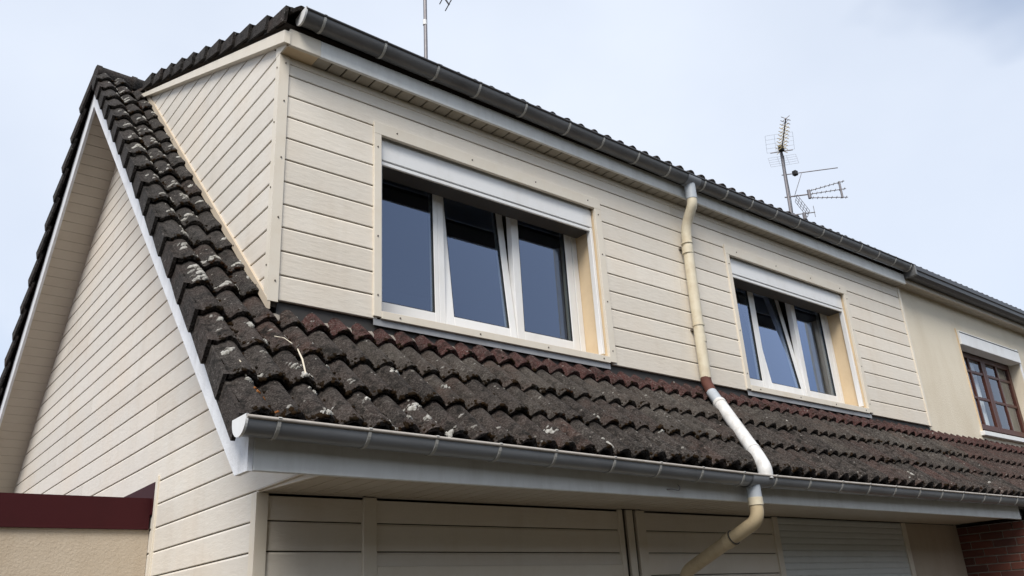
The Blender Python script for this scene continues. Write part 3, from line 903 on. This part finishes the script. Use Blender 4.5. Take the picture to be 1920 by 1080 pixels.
# ------------------------------------------------------------------ gutters
def gutter(name, parent, xs, zs, yc, R_, mat, rim, strap, brackets, cap=None, strap_r=0.004):
    n = 16
    mb = MB()
    for (sgn, rr) in ((1, R_), (-1, R_-0.004)):
        vs = []
        for x, z in zip(xs, zs):
            for k in range(n+1):
                a = math.pi + math.pi*k/n
                vs.append((x, yc+rr*math.cos(a), z+rr*math.sin(a)))
        N = n+1
        mb.add(vs, [[j*N+k, j*N+k+1, (j+1)*N+k+1, (j+1)*N+k] for j in range(len(xs)-1) for k in range(n)], True)
    go_ = mb.build(name, mat, parent)
    pr = MB().tube([(x, yc-R_-0.003, z+0.002) for x, z in zip(xs, zs)], 0.0085, 10)
    pr.build('rim', rim, go_)
    import bisect
    def zat(x):
        for j in range(len(xs)-1):
            if xs[j] <= x <= xs[j+1]: return zs[j]+(zs[j+1]-zs[j])*(x-xs[j])/(xs[j+1]-xs[j])
        return zs[-1]
    for x in brackets:
        b = MB(); z = zat(x); vs = []
        RR = R_+0.0045
        pts = [(yc-RR-0.004, z+0.012), (yc-RR-0.010, z+0.006)] + [(yc+RR*math.cos(math.pi+math.pi*k/n), z+RR*math.sin(math.pi+math.pi*k/n)) for k in range(n+1)]
        for (yy, z2) in pts:
            vs += [(x-0.008, yy, z2), (x+0.008, yy, z2)]
        inner = []
        for (yy, z2) in pts:
            d = Vector((yy-yc, z2-z)); d = d*(1-0.0042/max(d.length,.01)) 
            inner += [(x-0.008, yc+d.x, z+d.y), (x+0.008, yc+d.x, z+d.y)]
        K = len(pts); b.add(vs, [[2*k, 2*k+1, 2*k+3, 2*k+2] for k in range(K-1)], False)
        b.add(vs+inner, [[2*k, 2*k+2, 2*K+2*k+2, 2*K+2*k] for k in range(K-1)] + [[2*k+1, 2*k+3, 2*K+2*k+3, 2*K+2*k+1] for k in range(K-1)])
        b.build('bracket', strap, go_)
    if cap:
        x = xs[0]; z = zs[0]
        c = MB(); ring = [(yc+(R_+0.006)*math.cos(math.pi+math.pi*k/n), z+(R_+0.006)*math.sin(math.pi+math.pi*k/n)) for k in range(n+1)]
        ring += [(yc+R_+0.006, z+0.012), (yc-R_-0.010, z+0.012)]
        c.prism(ring, 'x', x-0.006, x+0.006)
        c.build('end_cap', cap, go_)
    return go_
low_br = [0.07,0.51,0.88,1.27,1.65,2.10,2.49,2.88,3.30,3.66,4.07,4.49,4.88,5.27,5.67,6.06,6.45,6.88,7.22,7.59,7.97]
lg = gutter('eave_gutter', house, [-0.075, 1.7, 3.48, 5.6, 8.06], [2.492, 2.472, 2.452, 2.463, 2.478], -0.082, 0.068, 'gutter_grey', 'gutter_rim', 'strap_grey', low_br, 'white_pvc')
up_br = [0.52,0.96,1.38,1.74,2.17,2.61,2.98,3.39,3.78,4.19+.06,4.57,4.95,5.34,5.73,6.16,6.5,6.9,7.27,7.63,7.98]
ug = gutter('dormer_gutter', house, [0.39, 2.2, 4.10, 6.0, 8.04], [5.243, 5.222, 5.200, 5.218, 5.235], 0.512, 0.068, 'gutter_dark', 'gutter_black', 'strap_grey', up_br, 'white_pvc')
for gx, gz, gy, par in ((3.48, 2.452, -0.082, lg), (4.10, 5.200, 0.512, ug)):
    sl = MB(); n = 16; vs = []
    for x in (gx-0.085, gx+0.085):
        for k in range(n+1):
            a = math.pi+math.pi*k/n
            vs.append((x, gy+0.074*math.cos(a), gz+0.074*math.sin(a)))
    sl.add(vs, [[k, k+1, n+2+k, n+1+k] for k in range(n)], True)
    sl.build('outlet_sleeve', 'gutter_grey', par)

# ------------------------------------------------------------------ downpipes
def collar(parent, p, d, r, mat, h=0.012):
    d = Vector(d).normalized(); p = Vector(p)
    MB().tube([p-d*h, p+d*h], r, 16).build('collar', mat, parent)
PR = 0.045
dp = MB().tube(fillet([(4.10,0.512,5.02),(4.10,0.512,4.95),(4.115,0.635,4.78),(4.10,0.635,4.4),(4.09,0.635,3.40)], 0.10), PR, 18).build('dormer_downpipe', 'pipe_cream', house)
MB().tube([(4.10,0.512,5.15),(4.10,0.512,5.0)], PR+0.004, 18).build('spigot', 'outlet_grey', dp)
for z in (4.62, 3.86): collar(dp, (4.103 if z > 4 else 4.095,0.635,z), (0,0,1), PR+0.006, 'pipe_cream', 0.006)
for z in (4.55, 3.74): MB().tube([(4.097,0.635,z-0.03),(4.097,0.635,z+0.03)], PR+0.003, 18).build('socket', 'pipe_cream', dp)
for z in (4.58, 3.83): MB().box(4.06, 4.13, 0.675, 0.70, z-0.008, z+0.008).build('wall_clip', 'screw', dp)
def rp(x, y, k=0.355): return Vector((x, y, 2.3+k+T*y))
a0, a1 = Vector((4.088,0.635,3.405)), rp(4.06,0.56,0.372)
MB().tube(fillet([a0, (4.086,0.632,3.365), rp(4.07,0.585,0.375)], 0.03), PR*0.97, 18).build('rusted_bend', 'pipe_rust', dp)
MB().tube([rp(4.073,0.592,0.376), rp(4.0,0.46,.357)], PR*0.95, 18).build('bare_sleeve', 'outlet_grey', dp)
rd = MB().tube(fillet([rp(4.02,0.49,.358), rp(3.66,-0.03,.345), (3.60,-0.112,2.515), (3.595,-0.112,2.44)], 0.05), PR+0.004, 18).build('roof_downpipe', 'pipe_white', house)
dv = (rp(3.66,-0.03,.345)-rp(4.02,0.49,.358))
collar(rd, rp(4.02,0.49,.358)+dv*0.03, dv, PR+0.008, 'pipe_white', 0.02)
collar(rd, rp(4.02,0.49,.358)+dv*0.9, dv, PR+0.007, 'pipe_white', 0.012)
ld_ = MB().tube(fillet([(3.475,-0.082,2.32),(3.475,-0.082,2.17),(3.49,0.12,2.095),(3.50,0.60,1.90),(3.50,0.635,1.80),(3.50,0.635,0.05)], 0.11), PR, 18).build('eave_downpipe', 'pipe_tan', house)
MB().tube([(3.475,-0.082,2.42),(3.475,-0.082,2.31)], PR+0.002, 18).build('spigot', 'outlet_grey', ld_)
MB().tube([(3.475,-0.082,2.315),(3.475,-0.082,2.265)], PR+0.005, 18).build('socket', 'pipe_cream', ld_)
dv = Vector((0.01,0.48,-0.195))
collar(ld_, Vector((3.49,0.12,2.095))+dv*0.14, dv, PR+0.006, 'pipe_tan', 0.03)
collar(ld_, Vector((3.49,0.12,2.095))+dv*0.06, dv, PR+0.0075, 'gap_dark', 0.003)

# ------------------------------------------------------------------ neighbouring house
NW = (9.45, 11.25); NZ = (3.46, 4.75); YN = YD+0.03
nw = MB()
NE = 13.6
nw.box(X_END+0.005, NW[0], YN, YN+0.3, 3.2, 5.10); nw.box(NW[1], NE, YN, YN+0.3, 3.2, 5.10)
nw.box(NW[0], NW[1], YN, YN+0.3, 3.2, NZ[0]-.001); nw.box(NW[0], NW[1], YN, YN+0.3, NZ[1], 5.10)
wall = nw.build('dormer_wall', 'render_cream', nb)
win = MB().bbox(NW[0]+0.002, NW[1]-0.002, YN-0.035, YN+0.12, NZ[1]-0.185, NZ[1]-0.004, .004).build('window', 'white_pvc', nb)
MB().bbox(NW[0]+0.004, NW[1]-0.004, YN-0.038, YN-0.034, NZ[1]-0.03, NZ[1]-0.018, .001).build('box_seam', 'gap_dark', win)
MB().bbox(NW[0]-0.06, NW[1]+0.06, YN-0.05, YN+0.14, NZ[0]-0.055, NZ[0], .004).build('sill', 'white_pvc', win)
MB().bbox(NW[0]-0.02, NW[0]-0.001, YN-0.012, YN+0.02, NZ[0], NZ[1]+0.03, .003).build('jamb_trim', 'reveal_cream', win)
MB().bbox(NW[1]+0.001, NW[1]+0.05, YN-0.012, YN+0.02, NZ[0], NZ[1]+0.03, .003).build('jamb_trim', 'white_pvc', win)
ywn = YN+0.14
fr = MB()
fz0, fz1 = NZ[0]+0.03, NZ[1]-0.13
fr.bbox(NW[0]+0.004, NW[0]+0.06, ywn, ywn+0.07, fz0, fz1); fr.bbox(NW[1]-0.06, NW[1]-0.004, ywn, ywn+0.07, fz0, fz1)
fr.bbox(NW[0]+0.06, NW[1]-0.06, ywn, ywn+0.07, fz0, fz0+0.06); fr.bbox(NW[0]+0.06, NW[1]-0.06, ywn, ywn+0.07, fz1-0.06, fz1)
fr.build('frame', 'wood_brown', win)
MB().box(NW[0]+0.004, NW[1]-0.004, ywn-0.005, ywn+0.08, NZ[0]+0.002, fz0-.001).build('threshold', 'wood_brown', win)
xm = (NW[0]+NW[1])/2
for a, b in ((NW[0]+0.062, xm-0.001), (xm+0.001, NW[1]-0.062)):
    s = MB(); y0, y1 = ywn-0.015, ywn+0.035
    za, zb2 = fz0+0.062, fz1-0.062; w = 0.065
    s.bbox(a, a+w, y0, y1, za, zb2); s.bbox(b-w, b, y0, y1, za, zb2); s.bbox(a+w, b-w, y0, y1, za, za+w); s.bbox(a+w, b-w, y0, y1, zb2-w, zb2)
    s.build('sash', 'wood_brown', win)
    gx0, gx1, gz0, gz1 = a+w, b-w, za+w, zb2-w
    xc = (gx0+gx1)/2; hh = gz1-gz0
    zr = [gz0, gz0+hh*0.40, gz0+hh*0.80, gz1]
    MB().bbox(xc-0.02, xc+0.02, y0+0.004, y1, gz0, gz1).build('glazing_bar', 'wood_brown', win)
    for z in zr[1:3]:
        MB().bbox(gx0, xc-0.02, y0+0.006, y1, z-0.018, z+0.018).build('glazing_bar', 'wood_brown', win)
        MB().bbox(xc+0.02, gx1, y0+0.006, y1, z-0.018, z+0.018).build('glazing_bar', 'wood_brown', win)
    for c0, c1 in ((gx0, xc-0.02), (xc+0.02, gx1)):
        for k in range(3):
            lo = zr[k]+(0.018 if k else 0); hi = zr[k+1]-(0.018 if k < 2 else 0)
            MB().box(c0+.001, c1-.001, y0+0.02, y0+0.024, lo+.001, hi-.001).build('pane', 'glass_plain', win)
cu = MB(); vs = []; K = 60
for k in range(K+1):
    x = NW[0]+0.08+(xm-0.04-NW[0]-0.08)*k/K
    y = ywn+0.10+0.022*math.sin(k*0.9)+0.01*math.sin(k*2.3)
    vs += [(x,y,3.40),(x,y,4.70)]
cu.add(vs, [[2*k,2*k+2,2*k+3,2*k+1] for k in range(K)], True)
cu.build('curtain', 'curtain', win)
rm = MB()
rm.add([(8.3,1.04,2.75),(13.4,1.04,2.75),(13.4,3.6,2.75),(8.3,3.6,2.75),(8.3,1.04,5.0),(13.4,1.04,5.0),(13.4,3.6,5.0),(8.3,3.6,5.0)],
       [(0,1,2,3),(4,5,6,7),(1,2,6,5),(2,3,7,6),(3,0,4,7)])
rm.build('room_lining', 'room', nb)
# neighbour roofs
nd_ = MB()
nd_.prism([(-0.02,k0+T*-0.02),(YD+0.05,k0+T*(YD+0.05)),(YD+0.05,k0-0.03+T*(YD+0.05)),(-0.02,k0-0.03+T*-0.02)], 'x', X_END+0.002, NE)
nd_.prism([(RIDGE_Y,k0+T*RIDGE_Y),(BACK_Y,k0),(BACK_Y,k0-0.03),(RIDGE_Y,k0-0.03+T*RIDGE_Y)], 'x', X_END+0.002, NE)
nroof = nd_.build('main_roof', 'deck', nb)
ntl = []
xs0 = X0+TW*NCOL
c = 0
while xs0+TW*c < NE-0.2:
    for i in range(4):
        o, M = place_tile(nroof, 'tile_red' if i == 3 else 'tile_brown', 'plain', xs0+TW*c, i)
        ntl.append((M, c, i))
    c += 1
mo = MB()
for M, c, i in ntl:
    for _ in range(3): lump(mo, M, rng.uniform(.01,.29), rng.uniform(0,.03), rng.uniform(.006,.012), .7, -.008)
mo.build('moss', 'moss', nroof, 'stuff')
n2 = MB(); n2.prism([(0.60,dk(0.60)),(4.12,dk(4.12)),(4.12,dk(4.12)-0.03),(0.60,dk(0.60)-0.03)], 'x', X_END+0.003, NE)
ndr = n2.build('dormer_roof', 'deck', nb)
for c in range(26, 45):
    x = XG-0.040+TW*c
    if x+TW < NE: dormer_tile(ndr, 'tile_brown', 'plain', x, 0)
ft = MB()
for i in range(1, 11):
    y = 0.522+DG*i; vs = []
    NX = int((NE-X_END-0.1)/0.0375)
    for yy, lz in ((y, 0.03), (y+DG*1.08, 0.0)):
        for k in range(NX+1): vs.append((X_END+0.04+k*0.0375, yy, z_dorm(yy)-0.055+lz+prof(k*0.0375)))
    ft.add(vs, [[k, k+1, NX+1+k+1, NX+1+k] for k in range(NX)], True)
ft.build('tile_courses', 'tile_brown', ndr, 'stuff')
MB().bbox(8.032, NE, 0.585, 0.605, 5.06, 5.17, .003).build('dormer_fascia', 'soffit_pvc', nb)
nso = MB().box(8.052, NE, 0.606, YN+0.02, 5.094, 5.11).build('dormer_soffit', 'membrane', nb)
for y in (0.607, 0.651, 0.695):
    MB().bbox(8.053, NE, y, y+0.041, 5.078, 5.09, .003).build('soffit_board', 'soffit_pvc', nso)
# box gutter with ribbed front
bg = MB()
gp = [(0.583,5.235),(0.583,5.120),(0.50,5.112),(0.462,5.135),(0.455,5.175),(0.440,5.185),(0.436,5.235),(0.444,5.238),(0.450,5.19),(0.466,5.178),(0.472,5.142),(0.502,5.120),(0.575,5.128),(0.575,5.235)]
bg.prism(gp, 'x', 8.045, NE)
ngut = bg.build('dormer_gutter', 'gutter_black', nb)
MB().bbox(8.026, 8.06, 0.43, 0.583, 5.105, 5.232, .006).build('union', 'gutter_dark', ngut)
gutter('eave_gutter', nb, [8.065, NE], [2.478, 2.488], -0.082, 0.068, 'gutter_grey', 'gutter_rim', 'strap_grey', [8.35+0.4*k for k in range(12)])
MB().bbox(X_END+0.27, NE, -0.001, 0.022, 2.31, 2.47, .003).build('eave_fascia', 'wood_brown', nb)
MB().box(X_END+0.27, NE, 0.023, YD+0.2, 2.315, 2.335).build('eave_soffit', 'wood_brown', nb)
MB().box(X_END+0.27, NE, YD+0.2, YD+0.45, 0, 2.6).build('front_wall', 'render_cream', nb)
# brick wing wall between the two fronts
bw = MB().box(X_END+0.014, X_END+0.25, -0.02+0.012, YD+0.2, 0, 2.292).build('brick_wing_wall', 'mortar', nb)
bm_h, bm_l = 0.065, 0.215
full = MB().bbox(0, 0.05, 0, bm_l, 0, bm_h, .003).mesh('brick', 'brick'); half = MB().bbox(0, 0.05, 0, 0.1025, 0, bm_h, .003).mesh('brick', 'brick')
fend = MB().bbox(0, 0.244, 0, 0.06, 0, bm_h, .003).mesh('brick', 'brick')
for r in range(30):
    z = 0.008+r*0.0765
    if z+bm_h > 2.295: break
    link('brick', fend, bw, loc=(X_END+0.003, -0.028, z))
    y = 0.043
    if r % 2: link('brick', half, bw, loc=(X_END+0.003+rng.uniform(-.001,.002), y, z)); y += 0.1125
    while y+bm_l < YD+0.16:
        link('brick', full, bw, loc=(X_END+0.003+rng.uniform(-.001,.002), y, z)); y += bm_l+0.01

# ------------------------------------------------------------------ flat-roofed annex at the gable
annex = thing('annex', 'low flat-roofed rendered annex with dark red metal edge against the gable', 'building', (-1.6,2.45,0))
MB().box(-5.0, XG-0.003, 2.436, 6.5, 0, 2.345).build('wall', 'annex_render', annex)
cp = MB(); cp.prism([(2.415,2.337),(2.452,2.337),(2.452,2.352),(6.5,2.352),(6.5,2.50),(2.46,2.50),(2.455,2.538),(2.415,2.538)], 'x', -5.03, XG-0.014)
cop = cp.build('roof_edge', 'oxblood', annex)
MB().bbox(-5.03, XG-0.014, 2.4115, 2.4149, 2.337, 2.352, .001).build('drip_edge', 'oxblood', cop)
MB().prism([(2.372,2.43),(5.2,2.43),(5.2,2.64),(2.372,2.64)], 'x', XG-0.013, XG-0.004).build('wall_flashing', 'oxblood', annex)

# ------------------------------------------------------------------ aerials
def rod(mb, a, b, r=0.006, n=6): mb.tube([a, b], r, n)
def yagi(root, base, d, L, nel, el, side, mat, name='boom', tip=0.008):
    d = Vector(d).normalized(); side = Vector(side).normalized(); base = Vector(base)
    bo = MB().tube([base, base+d*L], 0.012, 8).build(name, mat, root)
    for k in range(nel):
        p = base+d*(L*(0.12+0.86*k/(nel-1)))
        e = el*(1-0.35*k/(nel-1))
        mb = MB(); rod(mb, p-side*e/2, p+side*e/2, tip, 6); mb.build('element', mat, bo)
    return bo
A = thing('tv_antenna', 'grey rooftop aerial mast with three aerials above the right-hand gutter', 'antenna', (12.34,RIDGE_Y,7.0))
mast_b, mast_t = Vector((12.33,RIDGE_Y,6.9)), Vector((12.55,RIDGE_Y,10.20))
MB().tube([mast_b, mast_t], 0.030, 10).build('mast', 'antenna_metal', A)
def mpt(z): return mast_b+(mast_t-mast_b)*((z-6.9)/(10.20-6.9))
def rodpart(name, a, b, r, mat, par, n=6): return MB().tube([Vector(a), Vector(b)], r, n).build(name, mat, par)
UPZ = Vector((0,0,1))
# upper aerial seen end-on: short crossed elements on a level boom
b0 = mpt(10.17); d1 = Vector((math.cos(math.radians(219)), math.sin(math.radians(219)), 0.06)).normalized(); sd = Vector((-d1.y, d1.x, 0)).normalized()
bo = rodpart('boom', b0-d1*0.14, b0+d1*1.22, 0.013, 'antenna_metal', A, 8)
for k in range(10):
    p = b0+d1*(0.10+0.122*k); e = 0.105-0.003*k
    mb = MB()
    for q in (-1,1):
        rod(mb, p, p+sd*q*e+UPZ*e*0.7, 0.0065); rod(mb, p, p+sd*q*e-UPZ*e*0.7, 0.0065)
    mb.build('element', 'antenna_gold' if k < 8 else 'antenna_metal', bo)
MB().bbox(b0.x-0.15, b0.x-0.05, b0.y-0.12, b0.y-0.03, b0.z-0.02, b0.z+0.11, .01).build('dipole_box', 'rubber', A)
rf = MB()
for q in (-1,1):
    for k in range(5):
        p = b0-d1*0.02+UPZ*q*(0.06+0.075*k)+d1*0.04*k
        rod(rf, p-sd*0.27, p+sd*0.27, 0.0022)
    for t in (-0.27,-0.09,0.09,0.27):
        rod(rf, b0-d1*0.02+UPZ*q*0.06+sd*t, b0+d1*0.14+UPZ*q*0.36+sd*t, 0.0022)
rf.build('reflector_grid', 'antenna_metal', A)
rodpart('dipole', b0+d1*0.06-sd*0.22, b0+d1*0.06+sd*0.22, 0.010, 'antenna_metal', A)
# middle arm and the lower aerial point towards the street
d2 = Vector((0.655,-0.755,0.0)).normalized(); s2 = Vector((-d2.y, d2.x, 0))
p1 = mpt(9.66)
rodpart('arm', p1-d2*0.06, p1+d2*1.02, 0.010, 'antenna_metal', A, 8)
q1 = p1+d2*0.20
MB().bbox(q1.x-0.045,q1.x+0.045,q1.y-0.045,q1.y+0.045,q1.z-0.045,q1.z+0.055,.01).build('amplifier', 'rubber', A)
p2 = mpt(9.15)
st = p2+d2*0.40
rodpart('arm', p2-d2*0.07, st, 0.014, 'antenna_metal', A, 8)
MB().tube([st-UPZ*0.09, st+UPZ*0.09], 0.035, 8).build('dipole_box', 'antenna_metal', A)
for dz0, dz1 in ((0.07,0.19),(0.0,0.02),(-0.08,-0.17)):
    s0 = st+UPZ*dz0; e0 = p2+d2*1.10+UPZ*dz1
    bo = rodpart('boom', s0, e0, 0.009, 'antenna_metal', A)
    for k in range(8):
        p = s0.lerp(e0, 0.08+0.125*k)
        rodpart('element', p-s2*0.055, p+s2*0.055, 0.0055, 'antenna_metal', bo)
t0 = p2+d2*1.0
rodpart('spacer', t0+UPZ*-0.17, t0+UPZ*0.19, 0.022, 'antenna_metal', A)
c0 = p2+d2*0.14
for q in (-1,1):
    rf = MB()
    A0, A1 = c0-s2*0.15+UPZ*0.05*q, c0+s2*0.15+UPZ*0.05*q
    B0, B1 = c0-s2*0.15+d2*0.17+UPZ*0.42*q, c0+s2*0.15+d2*0.17+UPZ*0.42*q
    for k in range(4): rod(rf, A0.lerp(A1,k/3), B0.lerp(B1,k/3), 0.0055)
    for k in range(6): rod(rf, A0.lerp(B0,k/5), A1.lerp(B1,k/5), 0.0048)
    rf.build('reflector_grid', 'antenna_metal', A)
p3 = mpt(8.74)
rodpart('arm', p3-d2*0.22, p3+d2*0.45, 0.011, 'antenna_metal', A)
for t in (-0.22,0.44): rodpart('element', p3+d2*t-UPZ*0.10, p3+d2*t+UPZ*0.14, 0.006, 'antenna_metal', A)
q3 = p3+d2*0.24
MB().bbox(q3.x-0.03,q3.x+0.03,q3.y-0.03,q3.y+0.03,q3.z-0.13,q3.z+0.02,.01).build('dipole_box', 'antenna_metal', A)
MB().bbox(p3.x-0.07,p3.x+0.07,p3.y-0.05,p3.y+0.05,p3.z-0.05,p3.z+0.04,.01).build('mast_clamp', 'antenna_metal', A)
cbl = [mpt(z)+Vector((0.036+0.012*math.sin(z*5),-0.02,0)) for z in (10.1,9.8,9.5,9.2,8.9,8.6,8.3,8.0,7.5,7.0)]
MB().tube([b0+Vector((-0.09,-0.07,-0.02)), b0+Vector((-0.05,-0.06,-0.12))]+cbl, 0.007, 6).build('cable', 'rubber', A)
B = thing('tv_antenna', 'thin aerial mast rising out of the picture top behind the dormer gutter', 'antenna', (3.91,RIDGE_Y,6.9))
MB().tube([(3.91,RIDGE_Y,6.9),(3.94,RIDGE_Y,10.9)], 0.026, 10).build('mast', 'antenna_metal', B)
MB().tube([(3.92,RIDGE_Y,9.36),(3.92,RIDGE_Y,9.44)], 0.0285, 10).build('tape_band', 'white_pvc', B)
yagi(B, (3.94,RIDGE_Y,10.35), (0.75,0.0,-0.80), 0.60, 5, 0.5, (0.3,1,0.1), 'antenna_metal')

# ------------------------------------------------------------------ straws lying on the tiles
def surf(x, y, lift):
    c = int((x-X0)//TW); i = int((y-ROOF_ORIGIN)//GAUGE)
    return TM[(c, i)] @ Vector((x-X0-c*TW, (y-ROOF_ORIGIN-i*GAUGE)/SL, tile_z(x-X0-c*TW, (y-ROOF_ORIGIN-i*GAUGE)/SL)+lift))
def straw(a, b, lab, r=0.0045):
    pa, pb = surf(*a), surf(*b)
    mid = (pa+pb)/2 + Vector((0.004,0,0.010))
    o = MB().tube([pa, mid, pb], r, 6, rs=[r*.8, r*1.1, r])
    base = pb.copy()
    o.v = [tuple(Vector(v)-base) for v in o.v]
    ob = o.build('straw', 'straw'); ob.location = base
    ob['label'] = lab; ob['category'] = 'straw'; ob['group'] = 'straws on the roof tiles'
straw((0.381,0.425,0.012), (0.322,0.205,0.006), 'longest pale straw lying down the tiles below the dormer corner')
straw((0.294,0.513,0.004), (0.358,0.447,0.004), 'thin pale straw slanting just above the longest straw', .003)
straw((0.013,0.26,0.004), (0.035,0.190,0.004), 'short pale straw on the verge tiles nearest the gutter end', .0035)

# ------------------------------------------------------------------ added foliage screen, unseen behind the viewer, keeps low sky off the eaves
def sky_screen_mat():
    mt, nt, b = new_mat('sky_screen')
    c = mixc(nt, noise_fac(nt, 3, 5), (0.022, 0.034, 0.012), (0.045, 0.058, 0.022))
    nt.links.new(c, b.inputs['Base Color']); b.inputs['Roughness'].default_value = 0.9
sky_screen_mat()
hg = MB(); hr = random.Random(3)
for k in range(3200):
    x, y, z = hr.uniform(-24,34), hr.gauss(-11.0,0.45), hr.uniform(0.1,5.6)
    z = min(z, 5.3+0.5*mnoise.noise(Vector((x*0.6,1,0))))
    r = hr.uniform(.22,.5)
    hg.add([(x+q.x*r*hr.uniform(.6,1.4), y+q.y*r*hr.uniform(.6,1.4), max(0.0,z+q.z*r*hr.uniform(.6,1.4))) for q in ICO_V], ICO_F)
hg.build('sky_screen', 'sky_screen', None, 'stuff')
bpy.data.objects['sky_screen']['label'] = 'unseen foliage screen added behind the viewer to block low sky'
